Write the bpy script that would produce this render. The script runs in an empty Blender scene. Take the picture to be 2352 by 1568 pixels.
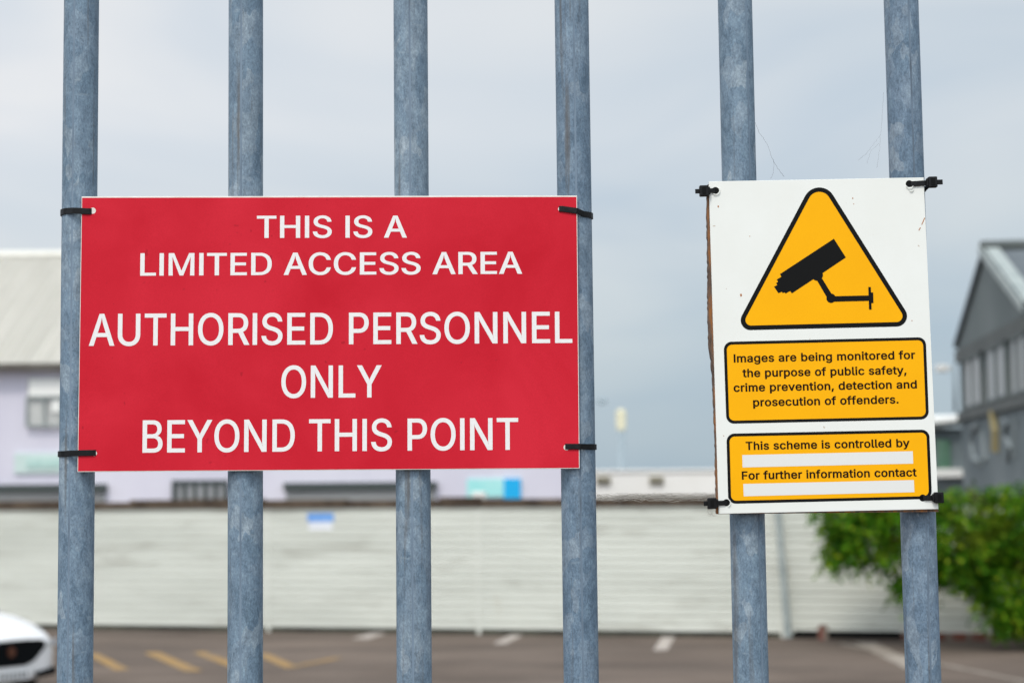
import bpy, bmesh, math, random, json
from mathutils import Vector, Matrix, noise
from mathutils.geometry import tessellate_polygon

sc = bpy.context.scene
col = sc.collection
R = math.radians
random.seed(7)

# ------------------------------------------------------------------ camera
CAM_Z = 2.65                      # eye height above the car park (1.6 m above the gate's own ground)
FPX = 3920.0                      # focal length in 2352-wide picture pixels (60 mm on a 36 mm sensor)
PITCH = R(4.76)
ROLL = 0.009
cam_d = bpy.data.cameras.new('camera')
cam = bpy.data.objects.new('camera', cam_d)
col.objects.link(cam)
sc.camera = cam
cam_d.sensor_width = 36.0
cam_d.lens = 36.0 * FPX / 2352.0
cam_d.clip_start = 0.05
cam_d.clip_end = 3000.0
C0 = Vector((0, 0, CAM_Z))
fwd = Vector((0, math.cos(PITCH), math.sin(PITCH)))
up0 = Vector((0, -math.sin(PITCH), math.cos(PITCH)))
rt0 = Vector((1, 0, 0))
rt = rt0 * math.cos(ROLL) - up0 * math.sin(ROLL)
up = up0 * math.cos(ROLL) + rt0 * math.sin(ROLL)
cam.matrix_world = Matrix(((rt.x, up.x, -fwd.x, C0.x), (rt.y, up.y, -fwd.y, C0.y), (rt.z, up.z, -fwd.z, C0.z), (0, 0, 0, 1)))
cam_d.dof.use_dof = True
cam_d.dof.focus_distance = 2.07
cam_d.dof.aperture_fstop = 5.6

# ------------------------------------------------------------------ world: bright overcast sky
SUN_EL, SUN_AZ = R(55), R(200)    # azimuth measured from +Y towards +X: behind the camera, a little to the left
sun_dir = Vector((math.sin(SUN_AZ) * math.cos(SUN_EL), math.cos(SUN_AZ) * math.cos(SUN_EL), math.sin(SUN_EL)))
w = bpy.data.worlds.new('World')
sc.world = w
w.use_nodes = True
nt = w.node_tree
nt.nodes.clear()
N, L = nt.nodes.new, nt.links.new
out = N('ShaderNodeOutputWorld'); bg = N('ShaderNodeBackground'); bg.inputs['Strength'].default_value = 0.1
sky = N('ShaderNodeTexSky'); sky.sky_type = 'NISHITA'; sky.sun_disc = False
sky.sun_elevation = SUN_EL; sky.sun_rotation = SUN_AZ
tc = N('ShaderNodeTexCoord')
mp = N('ShaderNodeMapping'); mp.inputs['Scale'].default_value = (2.2, 2.2, 7.5); mp.inputs['Rotation'].default_value = (0.0, R(-6), 0)
mp.inputs['Location'].default_value = (0.35, 0.2, 0.45)
L(tc.outputs['Generated'], mp.inputs['Vector'])
ns = N('ShaderNodeTexNoise'); ns.inputs['Scale'].default_value = 1.3; ns.inputs['Detail'].default_value = 3.5; ns.inputs['Roughness'].default_value = 0.45
ns.inputs['Distortion'].default_value = 0.6
L(mp.outputs['Vector'], ns.inputs['Vector'])
cr = N('ShaderNodeValToRGB')
cr.color_ramp.elements[0].position = 0.36; cr.color_ramp.elements[0].color = (6.5, 7.2, 7.95, 1)
cr.color_ramp.elements[1].position = 0.66; cr.color_ramp.elements[1].color = (8.35, 8.5, 8.65, 1)
L(ns.outputs['Fac'], cr.inputs['Fac'])
sep = N('ShaderNodeSeparateXYZ'); L(tc.outputs['Generated'], sep.inputs['Vector'])
# the cloud deck is a little darker and bluer low down and towards the right
rmp = N('ShaderNodeMapRange'); rmp.inputs['From Min'].default_value = 0.0; rmp.inputs['From Max'].default_value = 0.2
rmp.inputs['To Min'].default_value = 0.68; rmp.inputs['To Max'].default_value = 1.0
L(sep.outputs['Z'], rmp.inputs['Value'])
rmx = N('ShaderNodeMapRange'); rmx.inputs['From Min'].default_value = -0.28; rmx.inputs['From Max'].default_value = 0.3
rmx.inputs['To Min'].default_value = 1.03; rmx.inputs['To Max'].default_value = 0.90
L(sep.outputs['X'], rmx.inputs['Value'])
mul = N('ShaderNodeMath'); mul.operation = 'MULTIPLY'
L(rmp.outputs['Result'], mul.inputs[0]); L(rmx.outputs['Result'], mul.inputs[1])
# brighter round the veiled sun and overhead
dt = N('ShaderNodeVectorMath'); dt.operation = 'DOT_PRODUCT'; L(tc.outputs['Generated'], dt.inputs[0]); dt.inputs[1].default_value = sun_dir
rms = N('ShaderNodeMapRange'); rms.inputs['From Min'].default_value = 0.0; rms.inputs['From Max'].default_value = 1.0
rms.inputs['To Min'].default_value = 1.0; rms.inputs['To Max'].default_value = 2.3
L(dt.outputs['Value'], rms.inputs['Value'])
pw = N('ShaderNodeCombineXYZ')
e1 = N('ShaderNodeMath'); e1.operation = 'POWER'; L(mul.outputs[0], e1.inputs[0]); e1.inputs[1].default_value = 1.4
e3 = N('ShaderNodeMath'); e3.operation = 'POWER'; L(mul.outputs[0], e3.inputs[0]); e3.inputs[1].default_value = 0.8
L(e1.outputs[0], pw.inputs['X']); L(mul.outputs[0], pw.inputs['Y']); L(e3.outputs[0], pw.inputs['Z'])
vm = N('ShaderNodeVectorMath'); vm.operation = 'MULTIPLY'
L(cr.outputs['Color'], vm.inputs[0]); L(pw.outputs['Vector'], vm.inputs[1])
glow = N('ShaderNodeVectorMath'); glow.operation = 'SCALE'; L(vm.outputs['Vector'], glow.inputs[0]); L(rms.outputs['Result'], glow.inputs['Scale'])
mx = N('ShaderNodeMix'); mx.data_type = 'RGBA'; mx.inputs['Factor'].default_value = 0.93
L(sky.outputs['Color'], mx.inputs['A']); L(glow.outputs['Vector'], mx.inputs['B'])
L(mx.outputs['Result'], bg.inputs['Color']); L(bg.outputs[0], out.inputs['Surface'])

sun_l = bpy.data.lights.new('sun', 'SUN'); sun_l.energy = 1.8; sun_l.angle = R(10); sun_l.color = (1.0, 0.94, 0.84)
sun = bpy.data.objects.new('sun', sun_l); col.objects.link(sun)
sun.rotation_euler = sun_dir.to_track_quat('Z', 'Y').to_euler()
sc.view_settings.view_transform = 'Standard'
sc.view_settings.look = 'None'
sc.view_settings.exposure = 0.0
sc.view_settings.gamma = 1.0

# ------------------------------------------------------------------ helpers
def ray(px, py):
    """direction through a point of the picture, in 2352 x 1568 units"""
    return (fwd + rt * ((px - 1176.0) / FPX) - up * ((py - 784.0) / FPX)).normalized()

def hit(px, py, p0, n):
    d = ray(px, py)
    return C0 + d * ((p0 - C0).dot(n) / d.dot(n))

def ground(px, py, z=0.0):
    return hit(px, py, Vector((0, 0, z)), Vector((0, 0, 1)))

YAW = R(0.8)
FP = Vector((0, 2.07, CAM_Z))                      # the gate's front plane
FX = Vector((math.cos(YAW), math.sin(YAW), 0))     # along the gate
FN = Vector((math.sin(YAW), -math.cos(YAW), 0))    # out of the gate, towards the viewer
K = 2352.0 / 4096.0

def fpt(px, py, d=0.0):
    """a point on the gate plane moved d metres forward; full picture pixels"""
    return hit(px * K, py * K, FP + FN * d, FN)

def tag(o, label=None, cat=None, group=None, kind=None):
    if label: o['label'] = label
    if cat: o['category'] = cat
    if group: o['group'] = group
    if kind: o['kind'] = kind
    return o

def empty(name, loc, label, cat, group=None):
    o = bpy.data.objects.new(name, None)
    col.objects.link(o)
    o.location = loc
    o.empty_display_size = 0.1
    return tag(o, label, cat, group)

def finish(name, bm, mat, parent=None, smooth=False, bevel=0.0, seg=2):
    """link a bmesh given in world coordinates as one mesh object"""
    me = bpy.data.meshes.new(name)
    bm.normal_update()
    bm.to_mesh(me); bm.free()
    o = bpy.data.objects.new(name, me)
    col.objects.link(o)
    if mat: me.materials.append(mat)
    if smooth:
        for p in me.polygons: p.use_smooth = True
    if bevel:
        m = o.modifiers.new('bevel', 'BEVEL'); m.width = bevel; m.segments = seg; m.limit_method = 'ANGLE'
    base = parent
    off = Vector((0, 0, 0))
    if parent:
        chain = parent
        while chain:
            off += chain.location
            chain = chain.parent
        me.transform(Matrix.Translation(-off))
        o.parent = parent
    return o

def top(name, bm, mat, label, cat, origin=None, **kw):
    """a thing that is one mesh: its origin goes to its base"""
    o = finish(name, bm, mat, **kw)
    if origin is not None:
        o.data.transform(Matrix.Translation(-Vector(origin)))
        o.location = origin
    return tag(o, label, cat)

def box(bm, c, s, ax=None):
    """box centred on c, full sizes s along the axes ax"""
    ax = ax or (Vector((1, 0, 0)), Vector((0, 1, 0)), Vector((0, 0, 1)))
    c = Vector(c)
    vs = []
    for i in (-.5, .5):
        for j in (-.5, .5):
            for k in (-.5, .5):
                vs.append(bm.verts.new(c + ax[0] * s[0] * i + ax[1] * s[1] * j + ax[2] * s[2] * k))
    for f in ((0, 1, 3, 2), (4, 6, 7, 5), (0, 4, 5, 1), (2, 3, 7, 6), (0, 2, 6, 4), (1, 5, 7, 3)):
        bm.faces.new([vs[i] for i in f])
    return vs

def prism(bm, pts, d):
    """solid between a polygon of points and the same polygon moved by d"""
    a = [bm.verts.new(p) for p in pts]
    b = [bm.verts.new(Vector(p) + d) for p in pts]
    n = len(pts)
    bm.faces.new(a); bm.faces.new(b[::-1])
    for i in range(n):
        bm.faces.new((a[i], b[i], b[(i + 1) % n], a[(i + 1) % n]))
    bmesh.ops.recalc_face_normals(bm, faces=bm.faces)

def sheet(bm, pts):
    bm.faces.new([bm.verts.new(p) for p in pts])

def tube(bm, pts, r, n=8, cap=True, closed=False):
    pts = [Vector(p) for p in pts]
    rings = []
    m = len(pts)
    prev = None
    for i, p in enumerate(pts):
        if closed: d = pts[(i + 1) % m] - pts[i - 1]
        else: d = pts[min(i + 1, m - 1)] - pts[max(i - 1, 0)]
        d.normalize()
        if prev is None:
            a = d.orthogonal().normalized()
        else:
            a = (prev - d * prev.dot(d)).normalized()
        prev = a
        b = d.cross(a)
        rr = r[i] if isinstance(r, (list, tuple)) else r
        rings.append([bm.verts.new(p + (a * math.cos(2 * math.pi * k / n) + b * math.sin(2 * math.pi * k / n)) * rr) for k in range(n)])
    for i in range(m if closed else m - 1):
        A, B = rings[i], rings[(i + 1) % m]
        for k in range(n):
            bm.faces.new((A[k], A[(k + 1) % n], B[(k + 1) % n], B[k]))
    if cap and not closed:
        bm.faces.new(rings[0][::-1]); bm.faces.new(rings[-1])

def fill(bm, loops, fn):
    """fill 2D outlines (with holes) and put each vertex where fn(x, y) says"""
    lp = [[Vector((p[0], p[1], 0)) for p in l] for l in loops]
    flat = [v for l in lp for v in l]
    tris = tessellate_polygon(lp)
    vs = [bm.verts.new(fn(v.x, v.y)) for v in flat]
    for t in tris:
        a, b, c = (flat[i] for i in t)
        if abs((b - a).cross(c - a).z) < 1e-9: continue
        try: bm.faces.new([vs[i] for i in t])
        except ValueError: pass

# ------------------------------------------------------------------ materials
def mat(name, color, rough=0.6, metal=0.0, spec=0.5):
    m = bpy.data.materials.new(name)
    m.use_nodes = True
    b = m.node_tree.nodes['Principled BSDF']
    b.inputs['Base Color'].default_value = (*color, 1)
    b.inputs['Roughness'].default_value = rough
    b.inputs['Metallic'].default_value = metal
    b.inputs['Specular IOR Level'].default_value = spec
    return m

def node(m, t, **kw):
    n = m.node_tree.nodes.new(t)
    for k, v in kw.items():
        if hasattr(n, k): setattr(n, k, v)
        else: n.inputs[k.replace('_', ' ')].default_value = v
    return n

def link(m, a, b): m.node_tree.links.new(a, b)

def coords(m, scale=(1, 1, 1), space='Object'):
    t = node(m, 'ShaderNodeTexCoord'); mp = node(m, 'ShaderNodeMapping')
    mp.inputs['Scale'].default_value = scale
    link(m, t.outputs[space], mp.inputs['Vector'])
    return mp.outputs['Vector']

def rampn(m, src, stops):
    r = node(m, 'ShaderNodeValToRGB')
    e = r.color_ramp.elements
    while len(e) < len(stops): e.new(0.5)
    for x, (p, c) in zip(e, stops):
        x.position = p; x.color = (*c, 1) if len(c) == 3 else c
    link(m, src, r.inputs['Fac'])
    return r.outputs['Color']

def noisen(m, vec, scale, detail=4, rough=0.55, dist=0.0):
    n = node(m, 'ShaderNodeTexNoise')
    n.inputs['Scale'].default_value = scale; n.inputs['Detail'].default_value = detail
    n.inputs['Roughness'].default_value = rough; n.inputs['Distortion'].default_value = dist
    link(m, vec, n.inputs['Vector'])
    return n.outputs['Fac']

def mixn(m, fac, a, b, mode='MIX'):
    x = node(m, 'ShaderNodeMix'); x.data_type = 'RGBA'; x.blend_type = mode
    for s, v in (('Factor', fac), ('A', a), ('B', b)):
        if isinstance(v, (int, float)): x.inputs[s].default_value = v
        elif isinstance(v, tuple): x.inputs[s].default_value = (*v, 1)
        else: link(m, v, x.inputs[s])
    return x.outputs['Result']

def setcol(m, c): link(m, c, m.node_tree.nodes['Principled BSDF'].inputs['Base Color'])

def bumpn(m, h, strength, dist):
    b = node(m, 'ShaderNodeBump'); b.inputs['Strength'].default_value = strength; b.inputs['Distance'].default_value = dist
    link(m, h, b.inputs['Height'])
    link(m, b.outputs['Normal'], m.node_tree.nodes['Principled BSDF'].inputs['Normal'])

def speckled(name, c1, c2, scale, rough=0.7, lo=0.35, hi=0.65, detail=5, stretch=(1, 1, 1), **kw):
    m = mat(name, c1, rough, **kw)
    setcol(m, rampn(m, noisen(m, coords(m, stretch), scale, detail), [(lo, c1), (hi, c2)]))
    return m

def galvanised():
    m = mat('galvanised_steel', (0.15, 0.2, 0.26), 0.6, 0.1, 0.3)
    v = coords(m, (1, 1, 0.55))
    oi = node(m, 'ShaderNodeObjectInfo')
    add = node(m, 'ShaderNodeVectorMath', operation='ADD')
    sc_ = node(m, 'ShaderNodeMath', operation='MULTIPLY'); link(m, oi.outputs['Random'], sc_.inputs[0]); sc_.inputs[1].default_value = 37.0
    link(m, v, add.inputs[0]); link(m, sc_.outputs[0], add.inputs[1])
    v = add.outputs[0]
    # wobble the coordinates so that the zinc flowers have ragged edges
    wob = node(m, 'ShaderNodeTexNoise'); wob.inputs['Scale'].default_value = 60; link(m, v, wob.inputs['Vector'])
    mad = node(m, 'ShaderNodeVectorMath', operation='MULTIPLY_ADD'); link(m, wob.outputs['Color'], mad.inputs[0]); mad.inputs[1].default_value = (.022, .022, .022); link(m, v, mad.inputs[2])
    vo = node(m, 'ShaderNodeTexVoronoi'); vo.inputs['Scale'].default_value = 62; link(m, mad.outputs[0], vo.inputs['Vector'])
    sp = node(m, 'ShaderNodeSeparateColor'); link(m, vo.outputs['Color'], sp.inputs['Color'])
    c = rampn(m, sp.outputs[0], [(0.0, (0.105, 0.165, 0.235)), (0.55, (0.155, 0.222, 0.30)), (0.8, (0.20, 0.262, 0.335)), (1.0, (0.30, 0.355, 0.41))])
    big = noisen(m, v, 11, 5, 0.6, 0.8)
    c2 = rampn(m, big, [(0.3, (0.095, 0.145, 0.20)), (0.5, (0.16, 0.225, 0.30)), (0.7, (0.25, 0.31, 0.37))])
    c = mixn(m, 0.55, c, c2)
    midn = noisen(m, v, 95, 6, 0.7, 0.4)
    c = mixn(m, 1.0, c, rampn(m, midn, [(0.32, (0.66, 0.69, 0.71)), (0.5, (0.98, 0.98, 0.98)), (0.68, (1.32, 1.28, 1.22))]), 'MULTIPLY')
    fine = noisen(m, v, 520, 3, 0.7)
    c = mixn(m, 0.75, c, rampn(m, fine, [(0.3, (0.55, 0.55, 0.55)), (0.55, (0.98, 0.98, 0.98)), (0.75, (1.4, 1.38, 1.35))]), 'MULTIPLY')
    # pale slanting scuffs
    sv = node(m, 'ShaderNodeMapping'); sv.inputs['Scale'].default_value = (30, 30, 150); sv.inputs['Rotation'].default_value = (0, R(20), 0); link(m, v, sv.inputs['Vector'])
    sf = noisen(m, sv.outputs[0], 1.6, 4, 0.6)
    c = mixn(m, rampn(m, sf, [(0.62, (0, 0, 0)), (0.80, (0.5, 0.5, 0.5))]), c, (0.32, 0.38, 0.43))
    # brown runs
    rv = node(m, 'ShaderNodeMapping'); rv.inputs['Scale'].default_value = (95, 95, 5); link(m, v, rv.inputs['Vector'])
    rf = noisen(m, rv.outputs[0], 1.0, 4, 0.6)
    c = mixn(m, rampn(m, rf, [(0.58, (0, 0, 0)), (0.74, (0.75, 0.75, 0.75))]), c, (0.09, 0.082, 0.075))
    # every tube weathers differently
    r2 = node(m, 'ShaderNodeMath', operation='FRACT'); r3 = node(m, 'ShaderNodeMath', operation='MULTIPLY'); link(m, oi.outputs['Random'], r3.inputs[0]); r3.inputs[1].default_value = 7.31; link(m, r3.outputs[0], r2.inputs[0])
    c = mixn(m, 1.0, c, rampn(m, oi.outputs['Random'], [(0.0, (1.10, 1.11, 1.12)), (0.5, (1.20, 1.20, 1.18)), (1.0, (1.32, 1.29, 1.24))]), 'MULTIPLY')
    dv = node(m, 'ShaderNodeMapping'); dv.inputs['Scale'].default_value = (34, 34, 3.2); link(m, v, dv.inputs['Vector'])
    df = noisen(m, dv.outputs[0], 1.0, 5, 0.65)
    dm = node(m, 'ShaderNodeMath', operation='MULTIPLY'); link(m, rampn(m, df, [(0.56, (0, 0, 0)), (0.72, (0.85, 0.85, 0.85))]), dm.inputs[0]); link(m, r2.outputs[0], dm.inputs[1])
    c = mixn(m, dm.outputs[0], c, (0.115, 0.10, 0.085))
    setcol(m, c)
    bumpn(m, fine, 0.16, 0.0006)
    return m

M = {}
M['galv'] = galvanised()
m = M['weld'] = mat('weld_seam_zinc', (0.1, 0.12, 0.14), 0.65, 0.15)
setcol(m, rampn(m, noisen(m, coords(m, (40, 40, 5)), 1.2, 5, 0.7), [(0.30, (0.055, 0.065, 0.075)), (0.44, (0.125, 0.175, 0.235)), (0.58, (0.18, 0.245, 0.32))]))

m = M['red'] = mat('red_engraved_plastic', (0.55, 0.017, 0.034), 0.55, spec=0.1)
v = coords(m)
a = rampn(m, noisen(m, v, 7, 4, 0.55, 0.5), [(0.3, (0.54, 0.010, 0.024)), (0.7, (0.65, 0.022, 0.042))])
b = rampn(m, noisen(m, v, 900, 2, 0.6), [(0.3, (0.93, 0.9, 0.9)), (0.7, (1.05, 1.1, 1.1))])
a = mixn(m, 1.0, a, b, 'MULTIPLY')
spk = rampn(m, noisen(m, v, 120, 2, 0.4), [(0.73, (0, 0, 0)), (0.78, (0.5, 0.5, 0.5))])
setcol(m, mixn(m, spk, a, (0.32, 0.01, 0.02)))
M['red_core'] = speckled('white_plastic_core', (0.72, 0.66, 0.6), (0.84, 0.8, 0.76), 60, 0.5)
M['engraved'] = speckled('white_engraved_lettering', (0.80, 0.79, 0.78), (0.85, 0.845, 0.84), 300, 0.5)
m = M['sheet'] = mat('white_sign_sheet', (0.83, 0.82, 0.79), 0.45, spec=0.25)
v = coords(m)
a = rampn(m, noisen(m, v, 9, 4, 0.6), [(0.3, (0.80, 0.81, 0.765)), (0.7, (0.845, 0.86, 0.825))])
b = rampn(m, noisen(m, v, 150, 2, 0.4), [(0.765, (0, 0, 0)), (0.80, (0.7, 0.7, 0.7))])
setcol(m, mixn(m, b, a, (0.42, 0.30, 0.2)))
m = M['amber'] = mat('amber_print', (1.0, 0.44, 0.0), 0.5, spec=0.15)
setcol(m, rampn(m, noisen(m, coords(m), 14, 4), [(0.3, (0.93, 0.43, 0.0)), (0.7, (0.97, 0.46, 0.0))]))
m = M['ink'] = mat('black_print', (0.005, 0.005, 0.005), 0.5, spec=0.12)
M['text_ink'] = mat('dark_brown_lettering', (0.013, 0.005, 0.003), 0.5, spec=0.1)
M['strip'] = mat('pale_grey_print', (0.77, 0.77, 0.745), 0.45, spec=0.25)
m = M['board'] = mat('weathered_plywood_edge', (0.25, 0.1, 0.03), 0.85)
v = coords(m, (140, 30, 22))
setcol(m, rampn(m, noisen(m, v, 1.0, 5, 0.7), [(0.32, (0.04, 0.026, 0.02)), (0.48, (0.13, 0.08, 0.055)), (0.62, (0.30, 0.11, 0.02)), (0.78, (0.2, 0.15, 0.125))]))
M['tie'] = speckled('black_nylon', (0.003, 0.003, 0.0035), (0.009, 0.009, 0.01), 220, 0.45, spec=0.22)
M['web'] = mat('grey_cobweb_silk', (0.42, 0.40, 0.36), 0.8)

# ------------------------------------------------------------------ ground and car park
def grid_ground():
    bm = bmesh.new()
    xs = [-900, -300, -100, -40, -25, -15, -8, -4, 0, 4, 8, 15, 25, 40, 100, 300, 900]
    ys = [-600, -200, -50, -15, -5, 0, 3, 5, 7, 9, 11, 13, 15, 17, 20, 25, 30, 40, 60, 100, 200, 500, 1500]
    def z(y):
        t = min(max((15.0 - y) / 10.0, 0), 1)
        return 1.05 * t * t * (3 - 2 * t)
    vs = [[bm.verts.new((x, y, z(y))) for x in xs] for y in ys]
    for i in range(len(ys) - 1):
        for j in range(len(xs) - 1):
            bm.faces.new((vs[i][j], vs[i][j + 1], vs[i + 1][j + 1], vs[i + 1][j]))
    return bm
m = M['asphalt'] = mat('worn_brown_asphalt', (0.14, 0.115, 0.1), 0.9, spec=0.2)
v = coords(m)
a = rampn(m, noisen(m, v, 0.35, 5, 0.6, 0.4), [(0.3, (0.105, 0.082, 0.069)), (0.7, (0.165, 0.131, 0.111))])
b = rampn(m, noisen(m, coords(m, (0.25, 1.2, 1)), 0.9, 4, 0.6), [(0.35, (0.74, 0.74, 0.74)), (0.7, (1.16, 1.14, 1.1))])
c = rampn(m, noisen(m, v, 45, 3, 0.7), [(0.3, (0.75, 0.75, 0.75)), (0.7, (1.2, 1.2, 1.2))])
setcol(m, mixn(m, 1.0, mixn(m, 1.0, a, b, 'MULTIPLY'), c, 'MULTIPLY'))
tag(finish('car_park_ground', grid_ground(), M['asphalt']), kind='structure')

def worn_paint(name, c1):
    m = mat(name, c1, 0.8, spec=0.2)
    setcol(m, mixn(m, rampn(m, noisen(m, coords(m), 3.0, 5, 0.7), [(0.38, (0.1, 0.1, 0.1)), (0.7, (0.85, 0.85, 0.85))]), c1, (0.17, 0.145, 0.125)))
    return m
M['paint_w'] = worn_paint('worn_white_paint', (0.52, 0.47, 0.43))
M['paint_y'] = worn_paint('worn_yellow_paint', (0.37, 0.215, 0.055))
M['kerb'] = speckled('pale_concrete_strip', (0.2, 0.17, 0.14), (0.32, 0.28, 0.24), 2.0, 0.9)

def stripe(bm, a, b, wd, z=0.004):
    a, b = ground(*a, z), ground(*b, z)
    d = (b - a).normalized()
    s = Vector((-d.y, d.x, 0)) * wd * .5
    sheet(bm, [a - s, b - s, b + s, a + s])
bm = bmesh.new()
for a, b, wd in [((826, 1466), (882, 1449), .30), ((1148, 1477), (1196, 1452), .22), ((1516, 1492), (1537, 1459), .22), ((1150, 1588), (1060, 1720), .2)]:
    stripe(bm, a, b, wd)
tag(finish('white_bay_markings', bm, M['paint_w']), kind='structure')
bm = bmesh.new()
for a, b, wd in [((210, 1500), (282, 1537), .20), ((348, 1497), (445, 1540), .24), ((456, 1496), (560, 1536), .20), ((600, 1500), (672, 1532), .21)]:
    stripe(bm, a, b, wd)
tag(finish('yellow_hatch_markings', bm, M['paint_y']), kind='structure')
bm = bmesh.new(); stripe(bm, (674, 1529), (780, 1509), .13, 0.008)
tag(finish('yellow_line_marking', bm, M['paint_y']), kind='structure')
bm = bmesh.new()
stripe(bm, (1984, 1474), (2110, 1535), .34)
stripe(bm, (1932, 1477), (2420, 1577), .10, 0.006)
tag(finish('pale_kerb_strip', bm, M['kerb']), kind='structure')

# ------------------------------------------------------------------ the white boundary wall of ribbed sheets
WA, WB = Vector((-9.84, 32.8, 0)), Vector((8.5, 28.4, 0))
WD = (WB - WA).normalized()
WN = Vector((WD.y, -WD.x, 0))                     # towards the viewer
UZ = Vector((0, 0, 1))
def wall_s(px):
    p = hit(px, 1300, WA, WN)
    return (p - WA).dot(WD)
def wpt(s, d, z): return WA + WD * s + WN * d + UZ * z
m = M['cladding'] = mat('off_white_cladding', (0.62, 0.63, 0.57), 0.6, spec=0.25)
v = coords(m)
a = rampn(m, noisen(m, coords(m, (0.25, 0.25, 1.6)), 1.1, 5, 0.6), [(0.3, (0.57, 0.585, 0.53)), (0.6, (0.68, 0.695, 0.635))])
g = rampn(m, noisen(m, coords(m, (0.35, 0.35, 2.2)), 1.4, 5, 0.65, 0.6), [(0.54, (0, 0, 0)), (0.74, (0.7, 0.7, 0.7))])
a = mixn(m, g, a, (0.34, 0.33, 0.28))
a = mixn(m, rampn(m, noisen(m, coords(m, (1.4, 1.4, 0.3)), 1.2, 4, 0.7), [(0.66, (0, 0, 0)), (0.8, (0.4, 0.4, 0.4))]), a, (0.42, 0.33, 0.2))
setcol(m, a)
M['coping'] = speckled('rusty_brown_coping', (0.035, 0.022, 0.014), (0.11, 0.08, 0.055), 3.0, 0.9)
M['dark'] = speckled('dark_base_rail', (0.02, 0.022, 0.018), (0.07, 0.075, 0.055), 2.0, 0.9)
M['greypost'] = speckled('grey_green_steel', (0.24, 0.28, 0.28), (0.36, 0.4, 0.39), 4, 0.6)
M['white'] = speckled('weathered_white_paint', (0.72, 0.72, 0.69), (0.82, 0.82, 0.79), 1.5, 0.6)
M['brick'] = mat('red_brick', (0.22, 0.08, 0.05), 0.9)
br = node(M['brick'], 'ShaderNodeTexBrick'); br.inputs['Scale'].default_value = 1.0
br.inputs['Color1'].default_value = (.24, .075, .05, 1); br.inputs['Color2'].default_value = (.16, .06, .045, 1); br.inputs['Mortar'].default_value = (.2, .17, .14, 1)
br.inputs['Brick Width'].default_value = .22; br.inputs['Row Height'].default_value = .075; br.inputs['Mortar Size'].default_value = .01
link(M['brick'], coords(M['brick']), br.inputs['Vector']); setcol(M['brick'], br.outputs['Color'])

wall = empty('boundary_wall', wpt(9, 0, 0), 'long off-white wall of horizontal ribbed metal sheets at the back of the car park', 'wall')
WH = 2.225
posts_px = [-620, -150, 618, 1100, 1795, 2330, 2800]
ps = [wall_s(p) for p in posts_px]
for i in range(len(ps) - 1):
    bm = bmesh.new()
    prof = []
    z = 0.09
    while z < WH - 0.02:
        prof += [(0.0, z), (0.038, z + 0.012), (0.033, z + 0.11), (0.0, z + 0.126)]
        z += 0.138
    a = [bm.verts.new(wpt(ps[i] + .03, d, z)) for d, z in prof]
    b = [bm.verts.new(wpt(ps[i + 1] - .03, d, z)) for d, z in prof]
    for k in range(len(prof) - 1):
        bm.faces.new((a[k], b[k], b[k + 1], a[k + 1]))
    bm.normal_update()
    r_ = bmesh.ops.solidify(bm, geom=bm.faces[:], thickness=0.02)
    finish('ribbed_panel', bm, M['cladding'], wall)
AX = (WD, WN, UZ)
for i, s in enumerate(ps):
    bm = bmesh.new(); box(bm, wpt(s, -0.01, 1.115), (.07, .1, 2.22), AX)
    finish('post', bm, M['cladding'], wall)
rnd = random.Random(3)
bm = bmesh.new()
s = ps[0]
while s < ps[-1]:
    l = rnd.uniform(.5, 1.9)
    h = rnd.uniform(.13, .19)
    box(bm, wpt(s + l / 2, -0.02, WH + .012 + h / 2), (l - .012, .16 + rnd.uniform(0, .02), h), AX)
    s += l
finish('coping', bm, M['coping'], wall)
bm = bmesh.new(); box(bm, wpt((ps[0] + ps[-1]) / 2, -0.03, .042), (ps[-1] - ps[0], .1, .08), AX)
finish('base_rail', bm, M['dark'], wall)
bm = bmesh.new(); box(bm, wpt((wall_s(1822) + wall_s(2064)) / 2, .045, .07), (wall_s(2064) - wall_s(1822), .04, .13), AX)
finish('dark_gap_strip', bm, M['ink'], wall)  # black strip stands in for the dark opening under the sheets
bm = bmesh.new(); box(bm, wpt((wall_s(2068) + wall_s(2600)) / 2, .06, .065), (wall_s(2600) - wall_s(2068), .1, .12), AX)
finish('brick_plinth', bm, M['brick'], wall)
bm = bmesh.new(); box(bm, wpt(wall_s(1100), -.06, WH + .11), (.24, .16, .36), AX)
finish('post_cap', bm, M['white'], wall, bevel=.02)
# slanting steel prop in front of the sheets
bm = bmesh.new()
prism(bm, [wpt(wall_s(1783), .10, 2.25), wpt(wall_s(1797), .10, 2.25), wpt(wall_s(1817), .16, 0.02), wpt(wall_s(1800), .16, 0.02)], WN * .06)
finish('steel_prop', bm, M['greypost'], wall)
bm = bmesh.new()
p = wpt(wall_s(1889), .2, 0)
prism(bm, [p + WD * a + UZ * z for a, z in ((-.08, 0), (.08, 0), (.08, .2), (.06, .24), (-.05, .24), (-.08, .21))], WN * .14)
top('brick_block', bm, M['brick'], 'small reddish block standing at the foot of the white ribbed wall', 'block', origin=p)

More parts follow.
